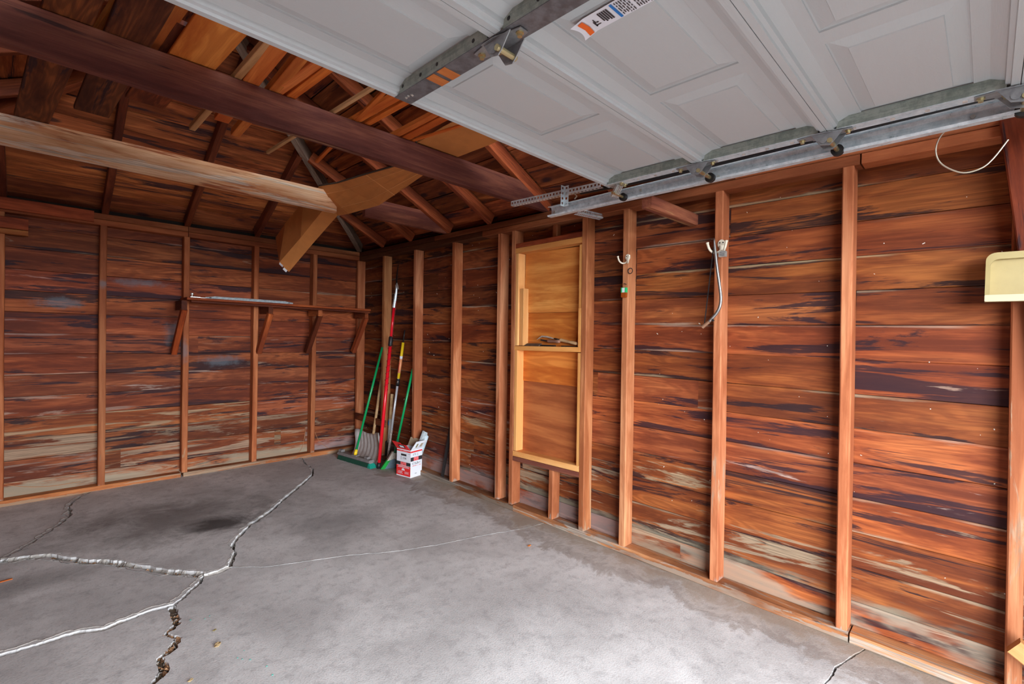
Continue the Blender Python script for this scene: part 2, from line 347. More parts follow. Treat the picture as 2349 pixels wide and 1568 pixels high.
def course_pieces(a, b, cuts, n):
    js = sorted(RND.sample(cuts, min(n, len(cuts)))); e = [a]+js+[b]; return list(zip(e[:-1], e[1:]))
ryn = [-.005, -.608, -1.224, -1.857, -2.4725, -3.342, -3.673, -4.273, -4.880, -5.447]
for i in range(len(CR)-1):
    z0, z1 = CR[i], CR[i+1]
    for a, c in course_pieces(.115, YF-.05, [y+.024 for y in (ryn[2], ryn[3], ryn[4], ryn[6], ryn[7], ryn[8])], RND.choice((1, 1, 1, 2, 2))):
        plank('siding_board', W_SIDE, wall_right, (SIDE+.011, a-.001, (z0+z1)/2), (SIDE+.011, c+.001, (z0+z1)/2), z1-z0-.0015, .02, b=.0025, color=tone(*(((.5, .72) if z0 > 1.6 else (.64, .9) if z0 > 1.1 else (.70, 1.0)) if (a+c)/2 < -2 else ((.42, .66) if z0 > 1.1 else (.52, .78))), .10), wob=.002)  # random tone plus shade painted in: darker high up and towards the corner
    for a, c in course_pieces(.09, XL-.09, [-.52, -1.12, -1.72, -2.32], RND.choice((0, 1, 1, 2))):
        plank('siding_board', W_SIDEB, wall_back, (a-.001, SIDE+.011, (z0+z1)/2), (c+.001, SIDE+.011, (z0+z1)/2), z1-z0-.0015, .02, b=.0025, color=tone(.66, 1.08, .10), wob=.002)
    plank('siding_board', W_SIDE, wall_left, (XL-SIDE-.011, YF, (z0+z1)/2), (XL-SIDE-.011, .09, (z0+z1)/2), z1-z0-.0015, .02, b=.0025, color=tone(.7, 1.1), wob=.002)
sp_ = G()
for k in range(170):
    y_, z_ = RND.uniform(YF+.4, 0), RND.uniform(.2, 2.25); a_ = RND.uniform(0, 6.3); w_ = RND.uniform(.0012, .0034)*(1. if y_ > -3 else .62); l_ = w_*RND.choice((1, 1, 1.5, 3)); ca, sa = math.cos(a_), math.sin(a_)
    P_ = [(SIDE-.002, y_+x*ca-q*sa, z_+x*sa+q*ca) for x, q in ((-l_, -w_), (l_, -w_), (l_, w_), (-l_, w_))]; sp_.add(P_+[(SIDE+.002, y_, z_)], [(0, 1, 2, 3), (0, 1, 4), (1, 2, 4), (2, 3, 4), (3, 0, 4)])
o = sp_.obj('cocoon_specks', plain('cocoon_white', lin(226, 220, 208), .9), wall_right); o['kind'] = 'stuff'
# studs of the right wall (they lean a little towards the back)
def rstud(y, z0=ZS, z1=ZT, w=.047, col=None):
    f = lambda z: RACK*(z-.05)/2.207
    plank('stud', W_STUD, wall_right, (SIDE/2, y+w/2+f(z0), z0), (SIDE/2, y+w/2+f(z1), z1), w, SIDE, up=(0, 1, 0), b=.005, wob=.003, color=col)
for y in (-.005, -.608, -1.224, -1.857, -2.4725, -3.342, -3.673, -4.273, -4.880, -5.447, -5.95): rstud(y, col=tone(.85, 1.12))
rstud(-2.639, col=(.86, .8, .8))
plank('cripple_stud', W_STUD, wall_right, (SIDE/2, -3.035, ZS), (SIDE/2, -3.03, .44), .045, .085, up=(0, 1, 0), b=.006, wob=.006)
plank('cripple_stud', W_STUD, wall_right, (SIDE/2+.02, -2.975, 2.155), (SIDE/2+.02, -2.975, ZT), .045, .05, up=(0, 1, 0), b=.005, color=(.6, .5, .45))
for y0, y1, c in ((.09, -2.65, .62), (-2.652, -4.885, .95), (-4.892, YF, 1.05)):
    plank('sill_plate', W_SILL, wall_right, (.045, y0, .025), (.045, y1, .025), .05, .1, b=.006, wob=.004, color=(c, c, c))
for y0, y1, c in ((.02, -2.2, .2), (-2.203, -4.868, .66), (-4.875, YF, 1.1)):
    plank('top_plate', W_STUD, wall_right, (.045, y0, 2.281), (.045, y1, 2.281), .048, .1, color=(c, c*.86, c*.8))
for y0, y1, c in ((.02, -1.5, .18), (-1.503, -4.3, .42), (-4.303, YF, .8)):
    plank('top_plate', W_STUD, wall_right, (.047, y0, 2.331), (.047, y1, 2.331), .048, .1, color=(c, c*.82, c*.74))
plank('brace_board', W_OLDPL, wall_right, onX(816, 953, -.012), onX(884, 972, -.012), .075, .02, color=(1.3, 1.2, 1.2))
# leaning brace and rough block at the near end of the right wall
plank('corner_brace', W_RAFT, wall_right, (-.03, -5.372, 2.33), (-.03, -5.505, 1.25), .10, .045, up=(0, 1, 0), color=(1.25, 1.05, .9))
a = onX(2309, 1489, -.08); d = (onX(2349, 1521, -.08)-a).normalized()
up = V((0, -d.z, d.y)); up = up if up.z > 0 else -up
plank('block', W_PINE, wall_right, a+up*.032, a+up*.032+d*.24, .064, .045, up=up, color=(.70, .58, .52), label='short pale wood block nailed diagonally near the floor')
# studs of the back wall
for x, c in ((-.542, .8), (-1.142, 1.), (-1.744, .9), (-2.339, .72), (-2.935, .9), (-3.5, .9)):
    plank('stud', W_STUDB, wall_back, (x+.024, SIDE/2, ZS), (x+.018, SIDE/2, ZT), .047, SIDE, up=(1, 0, 0), b=.005, wob=.003, color=(c, c*.84, c*.74))
for x0, x1, c in ((-.001, -1.73, .82), (-1.75, XL, .95)):
    plank('sill_plate', W_SILL, wall_back, (x0, .045, .025), (x1, .045, .025), .05, .1, b=.006, wob=.004, color=(c*1.05, c*.84, c*.66))
for x0, x1, c in ((-.003, -1.716, .62), (-1.72, XL, .74)):
    plank('top_plate', W_STUD, wall_back, (x0, .045, 2.281), (x1, .045, 2.281), .048, .1, color=(c, c*.74, c*.6))
    plank('top_plate', W_STUD, wall_back, (x0, .047, 2.331), (x1, .047, 2.331), .048, .1, color=(c*.9, c*.74, c*.62))
plank('ledger_board', W_RAFT, wall_back, (-2.385, -.02, 2.316), (XL, -.02, 2.325), .09, .04, color=(1.15, .9, .8))
plank('ledger_block', W_RAFT, wall_back, (-2.767, -.01, 2.175), (XL, -.01, 2.175), .085, .06, color=(.9, .7, .62))
plank('ledger_block', W_BOARD, wall_back, (-2.767, -.005, 2.11), (XL, -.005, 2.11), .04, .05, color=(.5, .42, .36))
# left and front wall framing (beside and behind the camera)
for k in range(10): plank('stud', W_STUD, wall_left, (XL-SIDE/2, -.03-.61*k, ZS), (XL-SIDE/2, -.03-.61*k, ZT), .047, SIDE, up=(0, 1, 0))
plank('sill_plate', W_SILL, wall_left, (XL-.045, .0, .025), (XL-.045, YF, .025), .05, .1)
for z in (2.281, 2.331): plank('top_plate', W_STUD, wall_left, (XL-.045, 0, z), (XL-.045, YF, z), .048, .1)
DX0, DX1 = -3.075, -.635
wf = G().box((XL-.14, YF-.1, -.02), (DX0-.06, YF-.02, 2.47)).box((DX1+.06, YF-.1, -.02), (.14, YF-.02, 2.47)).box((DX0-.06, YF-.1, 2.13), (DX1+.06, YF-.02, 2.47)).obj('wall_front', W_SIDE); wf['kind'] = 'structure'
for x in (DX0-.03, DX1+.03): plank('door_jamb', W_STUD, wf, (x, YF-.05, 0), (x, YF-.05, 2.13), .06, .1, up=(1, 0, 0))

# ------------------------------------------------------------------ setting: hip roof (rafters, sheathing boards, tie beams)
PM = .5; RZ = 2.355
roof_v = [(.3, .3, RZ+.14-.15), (XL-.3, .3, RZ+.14-.15), (XL-.3, YF-.3, RZ+.14-.15), (.3, YF-.3, RZ+.14-.15), (-1.85, -1.85, RZ+.14+.925), (-1.85, YF-.3, RZ+.14+.925)]
ceiling = mk('ceiling', roof_v + [tuple(V(v)+V((0, 0, .03))) for v in roof_v], [(0, 1, 4), (0, 4, 5, 3), (1, 2, 5, 4), (6, 7, 10), (6, 10, 11, 9), (7, 8, 11, 10)], M_SHINGLE); ceiling['kind'] = 'structure'
STEP = .168
def rboard(kind, t0, t1, a0, a1, b0, b1):
    """one sheathing board: lower edge at t0 from a0 to b0, upper edge at t1 from a1 to b1"""
    zb = lambda t: RZ+.108+PM*t
    if kind == 'R': L = [V((-t0, a0, zb(t0))), V((-t0, b0, zb(t0))), V((-t1, b1, zb(t1))), V((-t1, a1, zb(t1)))]
    elif kind == 'L': L = [V((XL+t0, a0, zb(t0))), V((XL+t0, b0, zb(t0))), V((XL+t1, b1, zb(t1))), V((XL+t1, a1, zb(t1)))]
    else: L = [V((a0, -t0, zb(t0))), V((b0, -t0, zb(t0))), V((b1, -t1, zb(t1))), V((a1, -t1, zb(t1)))]
    M, _ = frame(L[0], L[1], L[3]-L[0]); Mi = M.inverted(); l = [Mi @ p for p in L]; cz = (l[0].z+l[3].z)/2
    M = M @ Matrix.Translation((0, 0, cz)); Mi = M.inverted(); l = [Mi @ p for p in L]
    nrm = V((0, 1, 0)); nrm = nrm if (M.to_3x3() @ nrm).z > 0 else -nrm
    g = G(); v = [p + nrm*RND.uniform(0, .004) for p in l] + [p + nrm*.022 for p in l]
    g.add(v, [(0, 1, 2, 3), (7, 6, 5, 4)] + [(i, 4+i, 4+(i+1) % 4, (i+1) % 4) for i in range(4)])
    mk('sheathing_board', g.v, g.f, W_ROOF, ceiling, M=M, color=tone(.62, 1.1, .1))
k = 0; t = -.24
while t < 1.82:
    w = STEP*RND.uniform(.94, 1.06); t0, t1 = t, min(t+w-.008, 1.84); t += w
    for lo, hi in (((None, -2.95)), ((-2.95, YF-.25)),):
        rboard('R', t0, t1, -t0 if lo is None else lo-.002, -t1 if lo is None else lo-.002, hi, hi)
    rboard('L', t0, t1, -t0, -t1, YF-.25, YF-.25)
    a0, b0, a1, b1 = -t0, XL+t0, -t1, XL+t1
    if b0 < -1.9 and k % 3 == 1 and t0 < 1.2:
        s = -1.15 if k % 2 else -2.35
        rboard('B', t0, t1, a0, a1, s+.001, s+.001); rboard('B', t0, t1, s-.001, s-.001, b0, b1)
    else: rboard('B', t0, t1, a0, a1, b0, b1)
    k += 1
def rafter(kind, c, t0=-.02, t1=1.83, col=None, w=.047, h=.092):
    z = lambda t: RZ+PM*t+h*.56
    if kind == 'R': p, q = (-t0, c, z(t0)), (-t1, c, z(t1))
    elif kind == 'L': p, q = (XL+t0, c, z(t0)), (XL+t1, c, z(t1))
    else: p, q = (c, -t0, z(t0)), (c, -t1, z(t1))
    plank('rafter', W_RAFT, ceiling, p, q, h, w, b=.004, color=col or tone(.8, 1.2), wob=.003)
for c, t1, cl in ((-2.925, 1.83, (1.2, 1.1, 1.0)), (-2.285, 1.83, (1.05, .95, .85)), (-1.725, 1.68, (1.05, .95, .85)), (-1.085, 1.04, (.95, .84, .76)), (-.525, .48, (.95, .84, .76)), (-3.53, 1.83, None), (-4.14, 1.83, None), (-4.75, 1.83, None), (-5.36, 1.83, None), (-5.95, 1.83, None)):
    rafter('R', c, -.02, t1, cl); rafter('L', c, -.02, t1, (.6, .5, .45))  # left-slope rafters coloured darker to paint in the shade on that side
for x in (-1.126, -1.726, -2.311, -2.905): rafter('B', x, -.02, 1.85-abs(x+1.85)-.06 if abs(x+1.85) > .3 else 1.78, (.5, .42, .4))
W_HIP = wood('grey_hip', lin(150, 132, 116), lin(118, 98, 84), lin(84, 66, 54), stain_t=.68, pale_t=.6, pale=lin(168, 154, 138))
for s in (0, 1):
    cx = 0 if s == 0 else XL; dx = -1 if s == 0 else 1
    plank('hip_rafter', W_RAFT if s else W_HIP, ceiling, (cx+dx*.0, 0, RZ+.055), (cx+dx*1.84, -1.84, RZ+.055+PM*1.84), .11, .055, wob=.01, color=(.6, .5, .45) if s else (1.35, 1.35, 1.35), label=None if s else 'weathered grey hip rafter')  # left hip: shade of the far side put into its dark colour
plank('ridge_board', W_RAFT, ceiling, (-1.85, -1.85, RZ+.925+.03), (-1.85, YF, RZ+.925+.03), .14, .025)
BT = RZ+.157
def joist(x0, x1, yface, cut0, cut1, mat, col, label, lift=0.):
    """tie beam on the plates, ends cut to the roof slope"""
    t = .045; h = .157; z0 = RZ+lift
    M = Matrix.Translation((x0, yface+t/2, z0+h/2)); L = x1-x0
    pr = [(0, -h/2), (L, -h/2), (L, h/2-cut1*.5 if cut1 else h/2), (L-cut1, h/2), (cut0, h/2), (0, h/2-cut0*.5 if cut0 else h/2)]
    g = G().prism([(x, -t/2, z) for x, z in pr], (0, t, 0)); mk('tie_beam', g.v, g.f, mat, ceiling, M=M, color=col, label=label)
joist(XL-.04, .05, -2.945, .06, .18, W_BEAM, (.92, .86, .88), 'dark purple-brown tie beam under the stored lumber')
joist(XL-.04, -1.04, -1.625, .06, .1, W_PALE, (1.05, 1.02, 1.0), 'pale weathered tie beam with stains')
joist(-.835, .045, -1.70, 0, .14, W_BEAM, (1.35, 1.3, 1.22), 'short grey-brown tie beam lapping past the cardboard')
joist(XL-.04, .05, -4.3, .06, .18, W_BEAM, (1, 1, 1), 'dark tie beam added above the raised door to support the boards')  # unseen beam, added as a support under the stored boards
joist(XL-.04, .05, -5.75, .06, .18, W_BEAM, (1, 1, 1), 'dark tie beam over the doorway')

# ------------------------------------------------------------------ setting: cracked concrete floor
floor = G().box((XL-.14, YF-.1, -.12), (.14, .14, -.05)).obj('floor', M_CRACK); floor['kind'] = 'structure'
def jag(px, amp=.010, sub=10, sd=0):
    P = [onZ(x, y, 0) for x, y in px]; out = []
    for i in range(len(P)-1):
        for j in range(sub):
            f = j/sub; q = P[i].lerp(P[i+1], f); a = amp if (i or j) else 0
            q = q + V((mnoise.noise(V((q.x*17, q.y*17, sd)))+.6*mnoise.noise(V((q.x*60, q.y*60, sd))), mnoise.noise(V((q.x*17, q.y*17, sd+7)))+.6*mnoise.noise(V((q.x*60, q.y*60, sd+7))), 0))*a
            out.append(q)
    out.append(P[-1]); return out
NODE1 = (528, 1300); NODE2 = (468, 1322); NODE3 = (0, 1290); NODE4 = (398, 1386)
cA1 = jag([(693, 1050), (700, 1064), (718, 1076), (717, 1090), (690, 1114), (650, 1147), (612, 1180), (576, 1203), (546, 1235), (532, 1256), (541, 1270), (530, 1290), NODE1])
cA2 = jag([NODE1, (505, 1312), NODE2]); cA3 = jag([NODE2, (450, 1345), (425, 1366), NODE4]); cA4 = jag([NODE4, (345, 1400), (290, 1421), (240, 1440), (150, 1457), (80, 1478), (0, 1502), (-260, 1570)])
cB = jag([NODE2, (440, 1316), (380, 1314), (290, 1297), (250, 1290), (200, 1290), (150, 1284), (110, 1276), (50, 1283), NODE3])
cC = jag([NODE3, (58, 1256), (90, 1236), (138, 1206), (163, 1182), (158, 1166), (170, 1150), (212, 1128)])
cC0 = jag([NODE3, (-300, 1355)])
cD = jag([NODE1, (610, 1300), (700, 1287), (800, 1273), (900, 1265), (1000, 1250), (1100, 1229), (1200, 1212), (1262, 1196)], .004)
cE = jag([NODE4, (403, 1430), (380, 1452), (412, 1462), (395, 1488), (366, 1508), (378, 1538), (345, 1570), (318, 1600)], .009)
cF = jag([(1990, 1484), (1956, 1504), (1934, 1518), (1916, 1530), (1910, 1546), (1890, 1570), (1860, 1605)], .004)
def off(pl, d):
    out = []
    for i, p in enumerate(pl):
        t = (pl[min(i+1, len(pl)-1)] - pl[max(i-1, 0)]).normalized(); out.append(p + V((-t.y, t.x, 0))*d*(1+.75*mnoise.noise(V((p.x*13, p.y*13, d*300)))+.5*mnoise.noise(V((p.x*55, p.y*55, d*300)))))
    return out
def slab(polys, z, name='concrete_slab'):
    loop = []
    for pl in polys:
        for p in pl:
            if not loop or (p-loop[-1]).length > .002: loop.append(V((p.x, p.y, 0)))
    tris = tessellate_polygon([loop]); n = len(loop)
    v = [(p.x, p.y, z) for p in loop] + [(p.x, p.y, z-.05) for p in loop]
    f = [tuple(t) for t in tris] + [(i, (i+1) % n, n+(i+1) % n, n+i) for i in range(n)]
    mk(name, v, f, M_CONC, floor)
X0, X1, Y0, Y1 = XL-.12, .12, YF-.08, .12
rv = lambda l: list(reversed(l))
g = {'A': .010, 'B': .017, 'C': .010, 'D': .0015, 'E': .016, 'F': .004}
sA = lambda pl, s: off(pl, s*g['A'])
bA = cA1[0]; bC = cC[-1]
# left of travel direction is +d
slab([[V((X0, cC0[-1].y, 0))] + rv(off(cC0, g['C'])), off(cC, g['C']), [V((bC.x-.01, Y1, 0)), V((X0, Y1, 0))]], .004)
slab([rv(off(cC, -g['C']))[:-1], rv(off(cB, -g['B'])), rv(sA(cA2, -1)), rv(sA(cA1, -1)), [V((bA.x-.01, Y1, 0)), V((bC.x+.01, Y1, 0))]], .012)
slab([[V((X0, cC0[-1].y-.01, 0))], rv(off(cC0, -g['C'])), rv(off(cB, g['B'])), sA(cA3, -1), sA(cA4, -1), [V((X0, cA4[-1].y, 0))]], .002)
slab([sA(cA1, 1), off(cD, g['D']), [V((X1, cD[-1].y+.02, 0)), V((X1, Y1, 0)), V((bA.x+.01, Y1, 0))]], .002)
slab([off(cD, -g['D'])[::-1], sA(cA2, 1), sA(cA3, 1), off(cE, g['E']), [V((cE[-1].x, Y0, 0)), V((cF[-1].x-.01, Y0, 0))], rv(off(cF, -g['F'])), [V((X1, cF[0].y+.01, 0)), V((X1, cD[-1].y-.02, 0))]], 0.)
slab([sA(cA4, 1)[::-1], off(cE, -g['E']), [V((cE[-1].x-.02, Y0, 0)), V((X0, Y0, 0)), V((X0, cA4[-1].y-.02, 0))]], -.004)
slab([off(cF, g['F']), [V((cF[-1].x, Y0, 0)), V((X1, Y0, 0)), V((X1, cF[0].y-.01, 0))]], -.003)
def ribbon(pl, d0, d1, z0, z1, mat, name):
    a, b = off(pl, d0), off(pl, d1); v = [(p.x, p.y, z0) for p in a] + [(p.x, p.y, z1+.002*mnoise.noise(p*30)) for p in b]; n = len(a)
    mk(name, v, [(i, i+1, n+i+1, n+i) for i in range(n-1)], mat, floor)
for pl, d0, d1, z0, z1 in ((cA4, -.024, -.006, .0045, -.016), (cA3, -.026, -.004, .0045, -.016), (cB, .0, .032, -.016, .0048), (cB, -.026, -.004, .0128, -.02), (cC, -.006, .026, -.014, .0075), (cC, -.028, -.004, .0128, -.016), (cA1, -.002, -.022, -.024, .0138), (cA2, -.034, .012, .0135, -.01), (cC0, 0, .014, -.01, .006)):
    ribbon(pl, d0, d1, z0, z1, M_MORTAR, 'spalled_edge')
ribbon(cD, -.0022, .0022, .0024, .0026, M_MORTAR, 'filled_crack'); ribbon(cE, -.022, .024, -.014, -.024, M_CRACK, 'crack_filling'); ribbon(cB, -.022, .022, -.022, -.026, M_CRACK, 'crack_filling'); ribbon(cA1, -.014, .014, -.026, -.03, M_CRACK, 'crack_filling')
def rubble(pl, n, wid, smin, smax, mat, i0=0., i1=1., z=-.012):
    g_ = G()
    for k in range(n):
        i = int(RND.uniform(i0, i1)*(len(pl)-1)); q = pl[i]; t = (pl[min(i+1, len(pl)-1)]-pl[max(0, i-1)]).normalized(); q = q+V((-t.y, t.x, 0))*RND.uniform(-wid, wid)+V((0, 0, z)); sz = RND.uniform(smin, smax)
        d_ = [V((RND.uniform(-1, 1), RND.uniform(-1, 1), RND.uniform(-.5, .8))).normalized()*sz*RND.uniform(.7, 1.2) for _ in range(4)]
        g_.add([q+x for x in d_], [(0, 1, 2), (0, 2, 3), (0, 3, 1), (1, 3, 2)])
    o = g_.obj('crack_rubble', mat, floor); o['kind'] = 'stuff'
M_RUB = plain('rust_tan_rubble', lin(176, 132, 96), .95, var=.5, bscale=30); M_RUB2 = plain('grey_rubble', lin(178, 170, 162), .95, var=.4, bscale=30)
rubble(cB, 90, .02, .006, .016, M_RUB, .05, .8); rubble(cB, 120, .022, .004, .012, M_RUB2); rubble(cE, 130, .022, .006, .018, M_RUB, .05, .8, -.014); rubble(cE, 90, .024, .004, .012, M_RUB2, .05, .9); rubble(cA1, 120, .010, .004, .009, M_RUB2); rubble(cA2, 50, .02, .005, .016, M_RUB); rubble(cC, 60, .01, .004, .010, M_RUB2)
drive = G().box((-30, -46, -.14), (26, YF-.101, -.03)).obj('ground', M_DRIVE); drive['kind'] = 'structure'

# ------------------------------------------------------------------ setting: boarded-up window
W1 = empty('window_1', (0, -2.96, .41), kind='structure', label='boarded window opening framed in new pine between the studs')
ya, yb = -2.62, -3.295
def wl(z): return -2.6395+RACK*(z-.05)/2.2+.001, -3.342+.047+RACK*(z-.05)/2.2
def wbar(name, mat, z, h, t, xoff=0., col=None, a=0., b=0.):
    l, r = wl(z); plank(name, mat, W1, (t/2+xoff, l-.001-a, z), (t/2+xoff, r+.001+b, z+.012), h, t, b=.003, color=col)
wbar('header', W_RAFT, 2.132, .036, .095, col=(1.1, .9, .8)); wbar('head_trim', W_PINE, 2.092, .042, .085, col=(.82, .68, .5))
wbar('sill_rail', W_PINE, .466, .042, .09, -.003, col=(.96, .84, .7)); wbar('lower_plate', W_BEAM, .425, .036, .095, -.002, col=(1., .9, .9))
def wv(name, mat, y, z0, z1, w, t, xoff=0., col=None, b=.003):
    plank(name, mat, W1, (t/2+xoff, y+RACK*(z0-.05)/2.2, z0), (t/2+xoff, y+RACK*(z1-.05)/2.2, z1), w, t, up=(0, 1, 0), color=col, b=b)
wv('side_casing', W_PINE, -2.656, .49, 1.30, .032, .088, .002, (1.0, .94, .86)); wv('side_casing', W_PINE, -2.656, 1.335, 2.07, .032, .088, .002, (1.0, .92, .82))
wv('side_block', W_PINE, -2.696, 1.335, 1.79, .042, .062, .018, (.88, .8, .72))
wv('side_casing', W_PINE, -3.281, .49, 1.30, .026, .08, .004, (.84, .72, .56)); wv('side_casing', W_PINE, -3.281, 1.34, 1.62, .026, .08, .004, (.9, .78, .6)); wv('side_casing', W_PINE, -3.281, 1.622, 2.07, .024, .08, .006, (.86, .74, .56))
wbar('cross_rail', W_PINE, 1.312, .036, .085, 0, (.9, .68, .44))
for z0, z1, mt, c, x in ((.485, 1.055, W_PLYD, (1, 1, 1), .083), (1.05, 1.30, W_PLY, (1.02, .86, .7), .078), (1.325, 1.595, W_PLY, (.86, .76, .6), .083), (1.597, 2.075, W_PLYS, (1., .94, .82), .078)):
    plank('plywood_panel', mt, W1, (x, -2.672+.02, (z0+z1)/2), (x, -3.268+.012, (z0+z1)/2), z1-z0, .009, b=.001, color=c)

# ------------------------------------------------------------------ raised sectional door
DZ = 2.19; DY = -3.905; DD = .4865; DW = DX1-DX0; SH = .038
door = empty('door_1', (-1.855, DY, DZ), kind='structure', label='raised pale grey sectional garage door hanging overhead')
cx = [.045, .045+.535, .645, 1.18, 1.26, 1.795, 1.86, 2.395]
prof = [(0, .03), (0, 0), (.019, 0), (.0205, .008), (.031, .010), (.033, .024), (.064, SH)]
def section(j):
    y0 = DY-j*DD; M = Matrix.Translation((DX0, y0, DZ))
    g = G(); D = DD-.002
    for sgn, base in ((-1, 0), (1, -D)):
        v = [(x, base+sgn*y if sgn < 0 else base+y, z) for y, z in prof for x in (0, DW)]
        g.add(v, [(2*i, 2*i+1, 2*i+3, 2*i+2) for i in range(len(prof)-1)])
    xs = [0]+cx+[DW]; ys = [-.064, -.10, -D+.10, -D+.064]
    for a in range(len(xs)-1):
        for b in range(3):
            if b == 1 and a % 2 == 1: continue
            g.add([(xs[a], ys[b], SH), (xs[a+1], ys[b], SH), (xs[a+1], ys[b+1], SH), (xs[a], ys[b+1], SH)], [(0, 1, 2, 3)])
    sec = mk('door_section', g.v, g.f, M_DOOR, door, M=M)
    for k in range(4):
        xa, xb = cx[2*k], cx[2*k+1]; ya_, yb_ = ys[1], ys[2]
        rings = [(0, SH), (.0008, SH+.005), (.005, SH+.005), (.044, SH-.006), (.046, SH-.0095)]
        v = []
        for d, z in rings: v += [(xa+d, ya_-d, z), (xb-d, ya_-d, z), (xb-d, yb_+d, z), (xa+d, yb_+d, z)]
        f = [(4*i+q, 4*i+(q+1) % 4, 4*i+4+(q+1) % 4, 4*i+4+q) for i in range(len(rings)-1) for q in range(4)] + [tuple(range(4*len(rings)-4, 4*len(rings)))]
        mk('raised_panel', v, f, M_DOOR, sec, M=M)
    for xc, w in ((DW/2-.012, .062), (.012, .05), (DW-.026, .05)):
        s = G(); xa, xb = xc-w/2, xc+w/2; yA, yB = -.028, -D+.028
        s.k = 0; s.box((xa, yB, .001), (xa+.002, yA, SH+.001)); s.box((xb-.002, yB, .001), (xb, yA, SH+.001))
        s.k = 1; s.box((xa, -D+.001, -.0015), (xb, -.001, .0008))
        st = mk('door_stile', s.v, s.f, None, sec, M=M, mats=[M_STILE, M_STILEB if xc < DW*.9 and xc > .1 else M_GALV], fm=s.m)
    # punched holes and dimples along the centre stile
    h = G(); ycs = (-.05, -.15, -.235, -.40)
    for yy in ycs: h.tube([(DW/2-.0435, yy, .019), (DW/2-.0425, yy, .019)], .006, 8)
    mk('punched_hole', h.v, h.f, M_DARKM, sec, M=M)
    h = G()
    for yy in (-.03, -.045, -.06, -.42, -.44):
        h.tube([(DW/2-.028+RND.uniform(0, .02), yy, -.0022), (DW/2-.02, yy-.004, -.0022)], .004, 6)
    for yy in (-.07, -.18, -.27, -.36): h.tube([(DW-.026, yy, -.0022), (DW-.026, yy-.012, -.0022)], .0055, 8)
    mk('rivet_mark', h.v, h.f, M_ZINC, sec, M=M)
for j in range(4): section(j)
patch = G()
for px, py in ((1014, 188), (1040, 174)):
    q = onZ(px, py, DZ-.002); patch.box((DX0+DW/2-.012-.03, q.y-.019, DZ-.0032), (DX0+DW/2-.012+.03, q.y+.019, DZ-.002))
patch.obj('brown_patch', W_BOARD, door, label='two brown patches on the steel stile')  # two flat brown patches on the centre stile
# hinges
def bolt(g, p, r=.007): g.tube([V(p)+V((0, 0, .0)), V(p)-V((0, 0, .004))], r*1.5, 10); g.tube([V(p)-V((0, 0, .004)), V(p)-V((0, 0, .012))], r, 6)
def hinge(x, y, roller, yoff=.0):
    z = DZ-.002; h = G()
    h.prism([(x-.03, y+.055, z-.002), (x+.03, y+.055, z-.002), (x+.032, y+.01, z-.002), (x+.014, y-.075, z-.002), (x-.014, y-.075, z-.002), (x-.032, y+.01, z-.002)], (0, 0, -.003))
    h.prism([(x-.016, y+.10, z-.001), (x+.016, y+.10, z-.001), (x+.028, y+.03, z-.001), (x-.028, y+.03, z-.001)], (0, 0, -.003))
    for s in (-1, 1):
        h.prism([(x+s*.026, y+.05, z-.004), (x+s*.026, y-.05, z-.004), (x+s*.026, y-.022, z-.04), (x+s*.026, y-.008, z-.052), (x+s*.026, y+.02, z-.046)], (.003, 0, 0))
        h.tube([(x+s*.025, y+.01, z-.03), (x+s*.031, y+.01, z-.03)], .012, 12)
    o = h.obj('hinge', M_HINGE, door)
    b = G(); b.tube([(x-.034, y-.010, z-.036), (x+(.10 if roller else .036), y-.010, z-.036)], .0085, 10); b.obj('hinge_pin', M_BRASSY, o)
    b = G()
    for dx, dy in ((0, .085), (0, -.06), (.017, .03)): bolt(b, (x+dx, y+dy, z-.004))
    b.obj('hinge_bolt', M_BRASSY, o)
    if roller:
        w = G(); w.tube([(x+.088, y-.010, z-.036), (x+.108, y-.010, z-.036)], .021, 16); w.obj('track_roller', M_BLACK, o)
XC = DX0+DW/2-.012; XE = DX0+DW-.028
for j in (1, 2, 3):
    hinge(XC, DY-j*DD, False); hinge(XE, DY-j*DD, True)
# top roller carrier at the far corner
tb = G(); tb.beam((XE, DY-.085, DZ-.004), (XE+.035, DY-.03, DZ-.045), .045, .012, up=(1, 0, 0)); tb.box((XE-.025, DY-.11, DZ-.006), (XE+.03, DY-.02, DZ-.002))
for d in (-.012, 0, .012): tb.beam((XE+d, DY-.09, DZ-.012), (XE+.035+d, DY-.035, DZ-.053), .006, .006, up=(1, 0, 0))
o = tb.obj('top_roller_bracket', M_ZINC, door); b = G(); bolt(b, (XE-.012, DY-.10, DZ-.006)); bolt(b, (XE+.02, DY-.10, DZ-.006)); b.tube([(XE-.01, DY-.045, DZ-.042), (XE+.10, DY-.045, DZ-.042)], .007, 8); b.obj('bracket_bolt', M_BRASSY, o)
w = G(); w.tube([(XE+.085, DY-.045, DZ-.042), (XE+.105, DY-.045, DZ-.042)], .02, 16); w.obj('track_roller', M_BLACK, o)
